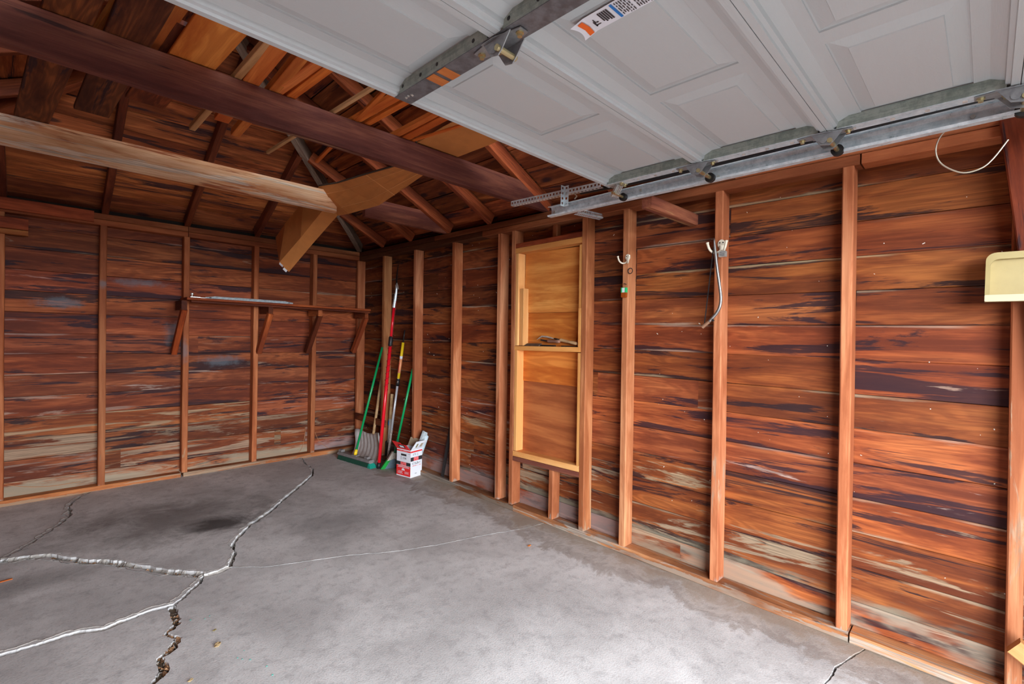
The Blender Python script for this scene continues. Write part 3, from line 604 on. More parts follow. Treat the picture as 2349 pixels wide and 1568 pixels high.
# safety sticker on the second section
pA, pB = onZ(1340, 62, DZ+SH-.013), onZ(1495, -24, DZ+SH-.013)
ax = (pB-pA); ax.z = 0; sL = ax.length; ax.normalize(); ay = V((ax.y, -ax.x, 0)); 
if ay.x < 0: ay = -ay
sM = Matrix((ax, ay, ax.cross(ay))).transposed().to_4x4(); sM.translation = pA; sw = .064
zz = lambda x: -.004 if (sM.to_3x3() @ V((0, 0, 1))).z > 0 else .004
DN = -1 if (sM.to_3x3() @ V((0, 0, 1))).z > 0 else 1
st = G(); n = 8
curl = lambda y: .010*math.sin(math.pi*y/sw)
v = []
for i in range(n+1):
    y = -sw/2+sw*i/n; cu = .012*(1-(2*y/sw)**2)
    v += [(-.02+cu*.9, y, DN*.012), (.02, y, DN*.003), (sL+.1, y, DN*.002)]
st.add(v, [(3*i+a, 3*i+a+1, 3*i+4+a, 3*i+3+a) for i in range(n) for a in (0, 1)])
stk = mk('safety_sticker', st.v, st.f, M_WHITE, door, M=sM, label='white printed safety sticker with orange and blue bars')
def marks(name, mat, rects, z):
    q = G()
    for x0, y0, x1, y1 in rects: q.add([(x0, y0, z), (x1, y0, z), (x1, y1, z), (x0, y1, z)], [(0, 1, 2, 3)])
    return mk(name, q.v, q.f, mat, stk, M=sM)
zp = DN*.0075
q = G(); q.add([(.0, -sw*.42, DN*.0105), (.014, -sw*.42, DN*.0075), (.014+.004, 0, DN*.0075), (.004, 0, DN*.0105), (.014, sw*.42, DN*.0075), (.0, sw*.42, DN*.0105)], [(0, 1, 2, 3), (3, 2, 4, 5)]); mk('orange_bar', q.v, q.f, M_ORANGE, stk, M=sM)
marks('blue_bar', M_BLUE, [(.094, -sw*.44, .101, sw*.44)], DN*.0045)
R2 = random.Random(3); rr = []
for k in range(5): rr.append((.055+k*.006, -sw*.36, .059+k*.006, sw*R2.uniform(.1, .38)))
rr += [(.03, -.004, .034, .016), (.034, -.012, .037, .004), (.038, 0, .044, .004), (.03, .010, .045, .013)]
for k in range(26):
    y = -sw*.42
    while y < sw*.36 and k % 7 != 6:
        l = R2.uniform(.006, .018); rr.append((.106+k*.006, y, .1085+k*.006, min(y+l, sw*.42))); y += l+.004
marks('printed_line', M_INK, rr, DN*.0046)

# ------------------------------------------------------------------ door track with its hangers
tA, tB = V((-.50, -3.40, 2.17)), V((-.545, -5.42, 2.176)); TH = .058
trk = empty('door_track', tA, label='galvanized horizontal door track hung beside the raised door', cat='track')
M, L = frame(tA, tB, (0, 0, 1)); sgn = -1 if (M.to_3x3() @ V((0, 1, 0))).x > 0 else 1   # local y towards the door (-X)
c = G(); pr = [(.030, TH*.5-.004), (.030, TH*.5), (0, TH*.5), (-.004, TH*.25), (-.004, -TH*.3), (.002, -TH*.5), (.032, -TH*.5), (.034, -TH*.5+.007)]
v = [(x, sgn*y, z) for x in (0, L) for y, z in pr]; n = len(pr); v += [(x, sgn*(y-.0025), z-.002 if z < 0 else z+.002) for x in (0, L) for y, z in pr]
f = [(i, i+1, n+i+1, n+i) for i in range(n-1)] + [(2*n+i, 2*n+i+1, 3*n+i+1, 3*n+i) for i in range(n-1)] + [(i, i+1, 2*n+i+1, 2*n+i) for i in range(n-1)] + [(n+i, n+i+1, 3*n+i+1, 3*n+i) for i in range(n-1)]
mk('track_rail', v, f, M_GALV, trk, M=M)
b = G()
for x, z in ((.03, .0), (.62, .012), (1.02, -.01), (L-.16, .0)): b.tube([M @ V((x, sgn*-.004, z)), M @ V((x, sgn*.004, z))], .007, 8)
b.obj('track_bolt', M_ZINC, trk)
def perf(name, p0, p1, w, up, leg=True):
    """punched angle iron"""
    M, L = frame(p0, p1, up); g = G(); n = int(L/.025); st = L/n
    def strip(f):
        for i in range(n):
            x0, x1 = i*st, (i+1)*st; a, b_ = x0+st*.28, x1-st*.28; lo, hi = w*.3, w*.7
            for (u0, u1, s0, s1) in ((x0, x1, 0, lo), (x0, x1, hi, w), (x0, a, lo, hi), (b_, x1, lo, hi)):
                g.add([f(u0, s0), f(u1, s0), f(u1, s1), f(u0, s1)], [(0, 1, 2, 3)])
    strip(lambda u, s: (u, 0, s)); 
    if leg: strip(lambda u, s: (u, s, 0))
    o = mk(name, g.v, g.f, M_GALV, trk, M=M)
    return o
perf('perforated_angle', onX(1172, 472, -.52), onX(1378, 428, -.52), .03, (0, 0, 1))
pu = onX(1296, 482, -.52); perf('perforated_upright', V((-.53, pu.y, 2.18)), V((-.53, pu.y, 2.30)), .032, (0, -1, 0))
perf('perforated_brace', onX(1326, 487, -.47), onX(1384, 500, -.10), .03, (0, .3, 1))
h = G(); s0 = onX(1300, 449, -.5); h.tube([s0, s0+V((.0, -.03, .012)), s0+V((0, -.06, .0)), s0+V((0, -.075, -.016)), s0+V((0, -.06, -.03))], .004, 8); h.obj('spring_hook', M_WIRE, trk)
sp = G(); sA_, sB_ = V((-.47, -3.60, 2.262)), V((-.40, -5.45, 2.275)); sp.tube([sA_.lerp(sB_, i/10)+V((0, 0, -.02*math.sin(math.pi*i/10))) for i in range(11)], .013, 10)
tag(sp.obj('extension_spring', M_BLACK), 'black extension spring stretched above the door track', 'spring')
cb = G(); pts = [onX(a, b_, -.38) for a, b_ in ((2180, 290), (2158, 312), (2147, 340), (2152, 366), (2172, 384), (2210, 396), (2250, 386), (2278, 364), (2313, 320))]
cb.tube(spline(pts), .0026, 8); tag(cb.obj('lift_cable', M_WIRE), 'loose steel lift cable looping below the door track', 'cable')
plank('x', W_BEAM, None, (.094, -4.03, 2.138), (-.47, -4.03, 2.13), .066, .055, color=(1.5, 1.4, 1.2))
o = bpy.data.objects[-1] if False else [q for q in bpy.data.objects if q.name == 'x'][0]; o.name = 'wood_strut'; tag(o, 'brown wood strut sticking out from the right wall under the door track', 'strut')

# ------------------------------------------------------------------ lumber, planks and cardboard stored on the tie beams
GR = 'boards stored on the tie beams'; EXT = (60, 112)
def stored(name, far, near, w, t, z, mat, col, label, length=None, up=None):
    """far / near: pixel of the board's underside centre line on the plane z"""
    a, b_ = onZ(*far, z), onZ(*near, z); d = (b_-a).normalized()
    ext = .2 if far[1]*1 in EXT or abs(a.y+2.945) < .06 else 0.; a = a-d*ext
    if length: b_ = a+d*(length+ext)
    a, b_ = a+V((0, 0, t/2)), b_+V((0, 0, t/2))
    s = V((-d.y, d.x, 0)); o = plank(name, mat, None, a, b_, w, t, up=s, b=.0025, color=col, wob=.002); tag(o, label, 'board', GR); return o
Z0 = BT+.004
def mid(a, b): return ((a[0]+b[0])/2, (a[1]+b[1])/2)
stored('stored_plank', (72, 276), mid((99, 15), (225, 30)), .135, .022, Z0, W_OLDPL, (1.1, 1.05, .95), 'widest-set dark plank reaching the pale tie beam', 2.9)
stored('stored_plank', (210, 261), (338, 0), .14, .022, Z0, W_OLDPL, (.85, .8, .8), 'dark swirling-grained plank ending short of the pale beam', 2.5)
stored('plywood_offcut', (404, 190), (520, 45), .165, .014, Z0+.003, W_PLY, (.98, .88, .76), 'orange plywood strip with bold knots above the dark beam', 1.95)
stored('stored_board', (248, 60), (290, 0), .05, .03, Z0+.05, W_BOARD, (.72, .6, .45), 'yellow-brown board lying between the two dark planks', 1.3)
stored('stored_board', (352, 112), (424, 0), .05, .035, Z0+.03, W_BOARD, (.74, .58, .42), 'yellow-brown board edge beside the plywood strip', 1.35)
stored('stored_stick', (441, 299), (620, 96), .03, .03, Z0, W_TOOL, (.9, .72, .58), 'round-edged pale stick poking out below the dark beam', 2.0)
stored('stored_board', (508, 279), (646, 102), .068, .03, Z0, W_BOARD, (.95, .66, .46), 'reddish board with a chipped white edge', 1.9)
stored('stored_board', (540, 313), (702, 126), .045, .04, Z0, W_BOARD, (.92, .78, .58), 'square-ended yellow timber poking furthest below the dark beam', 2.1)
stored('stored_board', mid((623, 210), (649, 220)), mid((724, 138), (748, 148)), .045, .04, Z0, W_BOARD, (1.02, .74, .62), 'pinkish timber lying between yellow and orange boards', 1.4)
stored('stored_board', mid((655, 222), (676, 229)), mid((748, 150), (772, 159)), .042, .035, Z0, W_BOARD, (1., .64, .34), 'orange timber at the right of the tight bundle', 1.4)
stored('stored_stick', (614, 353), (862, 201), .018, .02, Z0, W_TOOL, (.92, .78, .66), 'thin pale lath lying alone across the dark beam', 2.3)
stored('stored_stick', (726, 374), (815, 282), .022, .018, Z0, W_BOARD, (1., .74, .46), 'thin orange lath under the wavy board', 2.0)
stored('stored_board', mid((800, 277), (822, 286)), mid((905, 217), (928, 225)), .05, .022, Z0+.004, W_BOARD, (1., .68, .4), 'orange board with a white upper edge right of the thin lath', 1.5)
stored('stored_board', mid((826, 288), (845, 293)), mid((930, 229), (948, 236)), .035, .018, Z0+.004, W_BOARD, (.98, .62, .32), 'wavy split orange board beside the white-edged one', 1.5)
stored('stored_board', mid((899, 312), (911, 316)), mid((1002, 258), (1013, 262)), .036, .025, Z0, W_BOARD, (.96, .72, .52), 'pale tan board next to the cardboard', 1.5)
stored('stored_board', mid((915, 317), (938, 325)), mid((1020, 263), (1040, 270)), .05, .022, Z0, W_BOARD, (.98, .66, .38), 'orange board touching the cardboard', 1.5)
stored('stored_stick', (942, 326), (1066, 288), .016, .012, Z0, W_BOARD, (.95, .6, .34), 'thin splinter of wood lying over the cardboard edge', 1.2)
stored('stored_board', (333, 238), (385, 172), .16, .018, Z0+.03, W_OLDPL, (1.35, 1.0, .8), 'brown board end showing just behind the dark beam', .9)
q0, q1 = onZ(336, 207, Z0), onZ(474, 249, Z0); o = plank('stored_stick', W_BOARD, None, q0+V((0, 0, .012)), q1+V((0, 0, .012)), .03, .022, up=(0, 1, 0), color=(.95, .7, .42)); tag(o, 'yellow lath lying crosswise along the back of the dark beam', 'board', GR)
# long cardboard sheet: over the dark beam, over the end of the pale beam, then hanging down
XR, XLc = -.87, -1.135
Rr = [V((XR-.01, -3.9, 2.535)), onX(1125, 330, XR), V((XR, -2.93, 2.522)), onX(972, 400, XR), onX(905, 446, XR), onX(870, 470, XR)]
Rr += [onY(800, 490, -1.72)+V((-.0, 0, 0))]
Lr = [V((XLc-.05, -3.9, 2.535)), V((XLc-.04, -3.2, 2.532)), V((XLc-.03, -2.93, 2.522)), onX(945, 371, XLc), onX(840, 400, XLc), onX(775, 420, XLc), onY(733, 427, -1.60)]
fl = [onY(774, 494, -1.53), onY(716, 560, -1.25), onY(663, 623, -.98)]
fo = [onY(744, 478, -1.52), onY(690, 545, -1.25), onY(641, 602, -.98)]
fe = [onY(696, 462, -1.30), onY(655, 512, -.98), onY(633, 545, -.66)]
cg = G(); rows = []
for a, b_ in zip(Lr, Rr): rows.append([a.lerp(b_, k/4)+V((0, 0, .006*math.sin(3.1*k)*(1 if 0 < k < 4 else 0))) for k in range(5)])
def sheet(g, rows):
    m = len(rows[0]); v = [p for r in rows for p in r]
    g.add(v, [(i*m+k, i*m+k+1, (i+1)*m+k+1, (i+1)*m+k) for i in range(len(rows)-1) for k in range(m-1)])
sheet(cg, rows)
card = empty('cardboard_sheet', (-1.0, -2.93, BT), label='long brown cardboard draped over the tie beams and hanging down', cat='cardboard')
def solid(o, t=.006):
    md = o.modifiers.new('thickness', 'SOLIDIFY'); md.thickness = t; md.offset = 0
o = cg.obj('sheet', M_CARD, card); solid(o)
c2 = G(); mid0 = rows[-1]
sheet(c2, [[mid0[0], mid0[1].lerp(mid0[2], .3), mid0[4]], [fe[0], fo[0], fl[0]], [fe[1], fo[1], fl[1]], [fe[2], fo[2], fl[2]]]); o = c2.obj('hanging_flap', M_CARD, card); solid(o)
cr = G()
for k in (1, 3): cr.tube([r[k]-V((0, 0, .004)) for r in rows[2:]], .0018, 5)
for i in (3, 4): cr.tube([p-V((0, 0, .004)) for p in rows[i]], .002, 5)
cr.obj('fold_crease', plain('cardboard_crease', lin(224, 160, 98), .8), card)
ed = G(); ed.tube([p+V((-.004, 0, .004)) for p in Lr[2:]], .006, 6); ed.obj('dark_edge', M_CARDE, card)  # dark strip along the left edge of the sheet
tp = G(); e0, e1 = fo[2], fl[2]; dn = (fl[2]-fl[1]).normalized()
tp.quad(e0.lerp(e1, .05)-dn*.006+V((-.008, -.008, 0)), e0.lerp(e1, .4)-dn*.006+V((-.008, -.008, 0)), e0.lerp(e1, .4)+dn*.012, e0.lerp(e1, .05)+dn*.012)
tp.quad(e0.lerp(e1, .5)+dn*.0, e0.lerp(e1, .85)+dn*.0, e0.lerp(e1, .85)+dn*.025, e0.lerp(e1, .5)+dn*.025); o = tp.obj('tape_scrap', M_WHITE, card); solid(o, .003)

# ------------------------------------------------------------------ shelf on the back wall
sh = empty('wall_shelf', (-.9, 0, 1.67), label='long wooden wall shelf on four angled brackets at the back', cat='shelf')
SZ = 1.668
plank('shelf_board', W_SHELF, sh, (-1.775, -.145, SZ+.004), (.0, -.145, SZ-.006), .29, .022, up=(0, 1, 0), color=(1.15, .95, .8), wob=.002)
plank('front_cleat', W_SHELF, sh, (-1.74, -.262, SZ-.02), (-.0, -.262, SZ-.03), .02, .02, color=(.5, .4, .4))
for x, ca, cbr in ((-1.79, (.42, .34, .3), (.85, .55, .36)), (-1.068, (.4, .34, .32), (1.7, 1.6, 1.45)), (-.572, (1.5, 1.7, 1.7), (.5, .4, .36)), (-.035, (.62, .52, .46), (1.6, 1.4, 1.1))):
    br = plank('bracket_arm', W_SHELF, sh, (x, -.262, SZ-.058), (x, .0, SZ-.055), .085, .042, color=ca)
    plank('bracket_brace', W_SHELF, sh, (x+.002, -.245, SZ-.09), (x-.03, -.012, 1.175), .06, .045, up=(0, 1, .8), color=cbr)
bar = G(); s_, e_ = onZ(488, 682, SZ+.018), onZ(652, 690, SZ+.01)
pA = V((-1.60, -.13, SZ+.016)); pB = V((-.82, -.15, SZ+.012))
gb = empty('steel_strip', pA, label='long grey steel strip with slotted ends lying on the wall shelf', cat='steel bar')
bar.beam(pA+V((.07, 0, .012)), pB-V((.07, 0, -.012)), .036, .006, up=(0, -.5, 1)); bar.beam(pA, pA+V((.08, 0, .012)), .036, .008, up=(0, -.5, 1), b=.002); bar.beam(pB-V((.08, 0, -.012)), pB, .036, .008, up=(0, -.5, 1), b=.002)
bar.beam(pA+V((.24, -.004, .016)), pA+V((.47, -.004, .012)), .03, .012, up=(0, -.5, 1), b=.002); bar.obj('strip', M_GALV, gb)
sl = G()
for p in (pA+V((.03, -.006, .014)), pB+V((-.03, -.006, .014))): sl.beam(p-V((.016, 0, 0)), p+V((.016, 0, 0)), .007, .006, up=(0, -.5, 1))
sl.obj('slot', M_DARKM, gb)
lt = empty('slide_latch', (-1.70, -.2, SZ+.015), label='small zinc slide latch at the left end of the wall shelf', cat='latch')
l = G(); l.box((-1.74, -.24, SZ+.015), (-1.665, -.2, SZ+.026), .003); l.box((-1.68, -.235, SZ+.015), (-1.62, -.222, SZ+.02)); l.obj('plate', M_ZINC, lt)
l = G(); l.tube([(-1.725, -.222, SZ+.024), (-1.725, -.222, SZ+.036), (-1.725, -.222, SZ+.042), (-1.725, -.222, SZ+.054), (-1.725, -.222, SZ+.058)], [.004, .004, .011, .011, .004], 10); l.obj('knob', M_ZINC, lt)

# ------------------------------------------------------------------ tools in the corner
def lathe(pts, r, name, mat, parent, n=10, **kw): g = G(); g.tube(pts, r, n); return g.obj(name, mat, parent, smooth=True, **kw)
# green push broom
hd0, hd1 = V((-.315, -.245, .042)), V((-.235, -.80, .042)); hb = hd0.lerp(hd1, .5)+V((-.0, 0, .055))
pb = empty('push_broom', hd0.lerp(hd1, .5)*1.0, label='green-handled push broom with grey head and teal bristles', cat='broom')
hb = onY(814.5, 1043, hd0.lerp(hd1, .5).y); ht = onX(877, 796, -.015)
M, L = frame(hd0, hd1, (0, 0, 1)); g = G(); g.box((0, -.034, .0), (L, .034, .036), .012, M); g.box((0, -.018, .032), (.05, .03, .062), .01, M); g.box((L-.10, -.02, .032), (L-.05, .024, .06), .01, M); g.box((L*.44, -.026, .032), (L*.58, .026, .046), .006, M)
g.obj('broom_head', M_GREYPL, pb)
g = G(); nb = 26
for i in range(nb):
    x0, x1 = .012+(L-.024)*i/nb, .012+(L-.024)*(i+.92)/nb
    for s in (-1, 1): g.add([M @ V(q) for q in ((x0, s*.004, .002), (x1, s*.004, .002), (x1, s*.028, .002), (x0, s*.028, .002), (x0, s*.006, -.041), (x1, s*.006, -.041), (x1, s*.042, -.041+RND.uniform(0, .006)), (x0, s*.042, -.041))], [(0, 1, 2, 3), (4, 5, 6, 7), (0, 1, 5, 4), (2, 3, 7, 6), (0, 3, 7, 4), (1, 2, 6, 5)])
g.obj('bristles', M_TEALD, pb)
g = G(); g.add([M @ V(q) for q in ((L-.014, -.03, .0), (L-.002, -.03, .0), (L+.0, .03, .0), (L-.014, .03, 0), (L-.01, -.045, -.041), (L+.05, -.05, -.041), (L+.05, .05, -.041), (L-.01, .045, -.041))], [(0, 1, 2, 3), (4, 5, 6, 7), (0, 1, 5, 4), (2, 3, 7, 6), (0, 3, 7, 4), (1, 2, 6, 5)]); g.obj('end_bristles', M_TEAL, pb, label='bright teal end bristles')
dh = (ht-hb).normalized(); lathe([hb, hb+dh*.02, hb+dh*.06], [.016, .019, .015], 'collar', M_YELLOW, pb); lathe([hb+dh*.055, ht], .0125, 'handle', M_GREENP, pb)
# grey snow shovel
sv = empty('snow_shovel', (-.15, -.45, 0), label='grey ribbed plastic snow shovel with a wooden handle', cat='shovel')
b0, b1 = V((-.215, -.33, .004)), V((-.15, -.78, .004)); tL, tR = V((.0, -.27, .305)), V((.04, -.68, .31)); tL = onX(820, 984, -.02); tR = onX(873, 994, -.01)
g = G(); rows = []; NR, NC = 9, 29
for i in range(NR):
    f = i/(NR-1); a = b0.lerp(tL, f); b_ = b1.lerp(tR, f); bow = -.05*math.sin(math.pi*f)
    row = []
    for k in range(NC):
        u = k/(NC-1); p = a.lerp(b_, u)+V((-bow*.9, 0, bow*.5))
        rib = -.011*max(0, math.cos(u*7*2*math.pi))*(1 if 1 <= i <= NR-2 else .2)
        top = (.015*math.cos(u*2*math.pi)-.006 if i == NR-1 else 0)
        side = -.03*max(0, abs(u-.5)*2-.86)/.14
        row.append(p+V((rib+side, 0, rib*.3+top)))
    rows.append(row)
sheet(g, rows); o = g.obj('scoop', M_SHOVEL, sv, smooth=True); solid(o, .004)
g = G(); g.beam(b0+V((-.002, 0, .003)), b1+V((-.002, 0, .003)), .02, .006, up=(.4, 0, 1)); g.obj('wear_strip', M_GALV, sv)
p0, p2 = onX(857, 992, -.035), onX(877.5, 850, .07); lathe([p0+(p0-p2)*.02, p0, p2], .0155, 'handle', W_TOOL, sv)
# red pole saw
ps = empty('pole_saw', (-.197, -.878, 0), label='tall red pole saw leaning with a cord wound round it', cat='pole saw')
r0, r1 = V((-.197, -.878, 0)), onX(905, 690, -.035); rp = lambda f: r0.lerp(r1, f)
lathe([rp(0), rp(.035)], .0185, 'foot_cap', M_BLACK, ps); lathe([rp(.03), rp(.735)], .0175, 'lower_pole', M_REDP, ps); lathe([rp(.77), rp(.965)], .0145, 'upper_pole', M_REDP, ps)
lathe([rp(.725), rp(.73), rp(.78), rp(.785)], [.018, .023, .023, .016], 'clamp', M_BLACK, ps)
ax_ = (r1-r0).normalized(); sx_ = ax_.cross(V((0, 0, 1))).normalized(); sy_ = ax_.cross(sx_)
g = G(); g.tube([rp(.46+.30*i/80)+(sx_*math.cos(i*.62)+sy_*math.sin(i*.62))*.0205 for i in range(81)] + [rp(.78)+sx_*.02, rp(.9)+sx_*.022, rp(1.0)+sx_*.03], .0026, 5); g.obj('cord', M_REDC, ps)
hq = rp(.96); ht2 = onX(911, 655, -.03); g = G(); g.tube([hq, hq.lerp(ht2, .5), ht2], [.017, .015, .007], 8); g.obj('pruner_head', M_GALV, ps)
g = G(); g.prism([ht2+V((0, .03, -.05)), ht2+V((0, .028, .0)), ht2+V((0, -.0, .03)), ht2+V((0, -.022, -.0)), ht2+V((0, -.035, -.04)), ht2+V((0, -.012, -.02)), ht2+V((0, .008, -.05))], (-.006, 0, 0)); g.obj('hook_jaw', M_ZINC, ps)
sa, sb = ht2+V((.004, .008, -.05)), onX(914, 606, .045); g = G(); nn = 14
v = []
for i in range(nn+1):
    f = i/nn; p = sa.lerp(sb, f)+V((0, .02*math.sin(math.pi*f), 0)); w = .016*(1-f)+.004
    v += [p+V((0, w, 0)), p+V((0, -w-(.003 if i % 2 else 0), 0))]
g.add(v, [(2*i, 2*i+1, 2*i+3, 2*i+2) for i in range(nn)]); o = g.obj('saw_blade', M_DARKM, ps); solid(o, .002)
# yellow and aluminium extension pole
ep = empty('extension_pole', (.03, -.72, .05), label='yellow and aluminium extension pole with a black clamp', cat='pole')
e0 = V((-.02, -.76, .052)); e1 = onX(928.5, 757, .075); w_ = lambda px, py: min((e0.lerp(e1, i/400) for i in range(401)), key=lambda p: abs(((p-CAM).dot(UPV)/(p-CAM).dot(FWD))*FPX - (784-py)))
lathe([e0, w_(0, 985)], .013, 'worn_sleeve', plain('scuffed_white', lin(196, 180, 172), .7, var=.45, bscale=50), ep); lathe([w_(0, 992), w_(0, 884)], .0125, 'aluminium_tube', M_ALU, ep)
lathe([w_(0, 885), w_(0, 869)], .019, 'clamp', M_BLACK, ep); g = G(); q = w_(0, 877); g.beam(q+V((-.015, -.012, 0)), q+V((-.02, -.035, .018)), .012, .006); g.obj('clamp_lever', M_ZINC, ep)
lathe([w_(0, 870), w_(0, 855)], .009, 'inner_tube', M_ALU, ep); lathe([w_(0, 868), w_(0, 785)], .0155, 'yellow_sleeve', M_YELLOW, ep); lathe([w_(0, 786), w_(0, 757)], .0075, 'threaded_tip', M_DARKM, ep)
la, lb = w_(0, 855), w_(0, 823); lathe([la, lb], .0163, 'label_wrap', plain('peach_label', lin(226, 150, 104), .5), ep); lathe([lb, w_(0, 816)], .0164, 'barcode_patch', M_WHITE, ep)
g = G(); g.beam(la.lerp(lb, .1)+V((-.0165, -.006, 0)), la.lerp(lb, .75)+V((-.0165, -.006, 0)), .008, .001, up=(0, 1, 0)); g.obj('label_print', M_RED, ep)
# short wooden-handled tool
sd = empty('garden_spade', (.02, -.72, .05), label='garden tool with a short tan wooden handle and steel socket', cat='spade')
k0, k1 = V((.03, -.668, .052)), onX(899.5, 903, .06); kp = lambda f: k0.lerp(k1, f)
lathe([kp(.58), kp(.995), kp(1)], [.0165, .0175, .014], 'wooden_handle', W_TOOL, sd); lathe([kp(.22), kp(.6)], [.011, .017], 'socket', plain('pale_socket', lin(188, 180, 172), .6, var=.2), sd)
g = G(); n_ = V((-1, .0, .1)).normalized(); g.prism([kp(.0)+V((0, .05, 0)), kp(.0)+V((0, -.05, 0)), kp(.22)+V((0, -.06, 0)), kp(.24)+V((0, 0, .01)), kp(.22)+V((0, .06, 0))], (-.004, 0, 0)); g.obj('blade', M_DARKM, sd)
g = G(); g.beam(kp(.5)+V((-.017, 0, 0)), kp(.57)+V((-.018, 0, 0)), .014, .001, up=(0, 1, 0)); g.obj('label_patch', M_BLUE, sd)
# green angle broom behind the carton
ab = empty('angle_broom', (-.1, -.98, 0), label='green-handled angle broom partly hidden behind the red carton', cat='broom')
ca = onX(905, 1042, -.09); cb_ = onX(947, 846, .02); dv = (cb_-ca).normalized(); lathe([ca+dv*.02, ca+dv*.16], .015, 'ferrule', M_GREEND, ab); lathe([ca+dv*.10, cb_], .0118, 'handle', M_GREENP, ab)
f0 = onZ(873, 1077, .0); f1 = f0+V((.20, -.055, 0)); tt = ca; u_ = (f1-f0).normalized(); back = V((u_.y, -u_.x, 0)); back = back if back.x > 0 else -back
g = G(); g.prism([tt+V((0, 0, .03))-u_*.02, tt+V((0, 0, .03))+u_*.02, tt-V((0, 0, .07))+u_*.10, tt-V((0, 0, .045))+u_*.0, tt-V((0, 0, .06))-u_*.075], back*.035); g.obj('broom_cap', plain('worn_cap', lin(176, 168, 156), .6, var=.3), ab)
nb = 18; g1, g2 = G(), G()
for i in range(nb):
    a0, a1 = i/nb, (i+.9)/nb; q0, q1 = tt-V((0, 0, .05))+u_*(-.075+.17*a0), tt-V((0, 0, .05))+u_*(-.075+.17*a1); h0, h1 = f0.lerp(f1, a0), f0.lerp(f1, a1); h0 = h0+V((0, 0, .003)); h1 = h1+V((0, 0, .003))
    (g1 if i < 4 else g2).prism([q0, q1, h1, h0], back*.03)
g1.obj('green_bristle_edge', M_GREENB, ab); g2.obj('bristles', M_GREYB, ab)
# flat iron bar
ib = G(); ib.beam(V((.03, -1.668, .051)), V((.082, -1.735, .61)), .04, .008, up=(0, 1, 0)); tag(ib.obj('iron_bar', M_DARKM), 'flat dark iron bar leaning upright beside a stud', 'bar')

# ------------------------------------------------------------------ printed carton with scrap in it
bx0 = V((-.139, -1.381, 0)); bl = onZ(904, 1087, 0); br_ = onZ(964, 1088, 0)
ux = (bl-bx0); uy = (br_-bx0); WX, WY, H = .195, uy.length, .272; ux.normalize(); uy = V((-ux.y, ux.x, 0)) if V((-ux.y, ux.x, 0)).dot(uy) > 0 else V((ux.y, -ux.x, 0))
cart = empty('carton', bx0, label='open red and white printed carton on the floor by the studs', cat='box')
CM = Matrix((ux, uy, V((0, 0, 1)))).transposed().to_4x4(); CM.translation = bx0
def cf(name, poly, mat, t=.004, parent=None):
    g = G(); poly = [V(p) for p in poly]; n = (poly[1]-poly[0]).cross(poly[2]-poly[0]).normalized(); g.prism(poly, n*t); return mk(name, g.v, g.f, mat, parent or cart, M=CM)
body = G(); t_ = .004
body.box((0, 0, .001), (WX, t_, H)); body.box((0, WY-t_, .001), (WX, WY, H)); body.box((0, t_, .001), (t_, WY-t_, H)); body.box((WX-t_, t_, .001), (WX, WY-t_, H)); body.box((t_, t_, .001), (WX-t_, WY-t_, .005)); mk('carton_body', body.v, body.f, M_WHITE, cart, M=CM)
def decal(name, mat, rects, face):
    g = G(); o_ = -.0008
    for a, z0, b_, z1 in rects:
        if face == 0: g.add([(a, o_, z0), (b_, o_, z0), (b_, o_, z1), (a, o_, z1)], [(0, 1, 2, 3)])
        else: g.add([(o_, a, z0), (o_, b_, z0), (o_, b_, z1), (o_, a, z1)], [(0, 1, 2, 3)])
    return mk(name, g.v, g.f, mat, cart, M=CM)
def decal2(name, mat, rects, face, lift):
    g = G(); o_ = -.0008-lift
    for a, z0, b_, z1 in rects:
        if face == 0: g.add([(a, o_, z0), (b_, o_, z0), (b_, o_, z1), (a, o_, z1)], [(0, 1, 2, 3)])
        else: g.add([(o_, a, z0), (o_, b_, z0), (o_, b_, z1), (o_, a, z1)], [(0, 1, 2, 3)])
    return mk(name, g.v, g.f, mat, cart, M=CM)
# face 0 (long red face) runs from the near corner (0) to the left (WX)
decal('red_print', M_RED, [(0, .012, WX, .108), (0, H-.026, WX, H-.012)], 0); decal('black_band', M_INK, [(0, .112, WX, .146)], 0)
decal('red_print', M_RED, [(0, H-.026, WY, H-.012)], 1); decal('black_band', M_INK, [(0, .162, WY, .2)], 1)
decal2('pink_lettering_block', M_PINK, [(.058, .113, .138, .145)], 0, .0006); decal2('pink_lettering_block', M_PINK, [(.04, .163, .104, .199)], 1, .0006)
def glyphs(x0, z0, x1, z1, n, rows_, rs):
    out = []
    for r in range(rows_):
        h = (z1-z0)/rows_; zb = z0+r*h+h*.15; w = (x1-x0)/n
        for i in range(n):
            if rs.random() < .12: continue
            xa = x0+i*w; out.append((xa+w*.1, zb, xa+w*rs.uniform(.25, .4), zb+h*.7)); out.append((xa+w*.1, zb+h*rs.choice((0., .28, .56)), xa+w*.85, zb+h*rs.choice((.14, .42, .7)) if rs.random() < .5 else zb+h*.7))
    return out
R3 = random.Random(5)
decal2('red_lettering', M_RED, glyphs(.062, .115, .134, .143, 5, 2, R3), 0, .0012); decal2('red_lettering', M_RED, glyphs(.043, .166, .10, .196, 4, 2, R3), 1, .0012)
decal2('white_lettering', M_WHITE, [(.02, .099, .17, .102), (.012, .09, .178, .0935)]+glyphs(.02, .03, .082, .055, 9, 3, R3)+glyphs(.104, .025, .18, .055, 10, 4, R3)+glyphs(.05, H-.022, .15, H-.016, 16, 1, R3), 0, .0006)
decal2('white_emblem', M_WHITE, [(.078, .062, .122, .07), (.082, .07, .118, .078), (.09, .078, .11, .083)], 0, .0006)
decal2('black_lettering', M_INK, glyphs(.06, .172, .112, .192, 6, 2, R3)+[(.128, .168, .136, .174), (.13, .176, .134, .184), (.129, .186, .135, .196)]+glyphs(.008, .228, .034, .234, 4, 1, R3), 0, .0004)
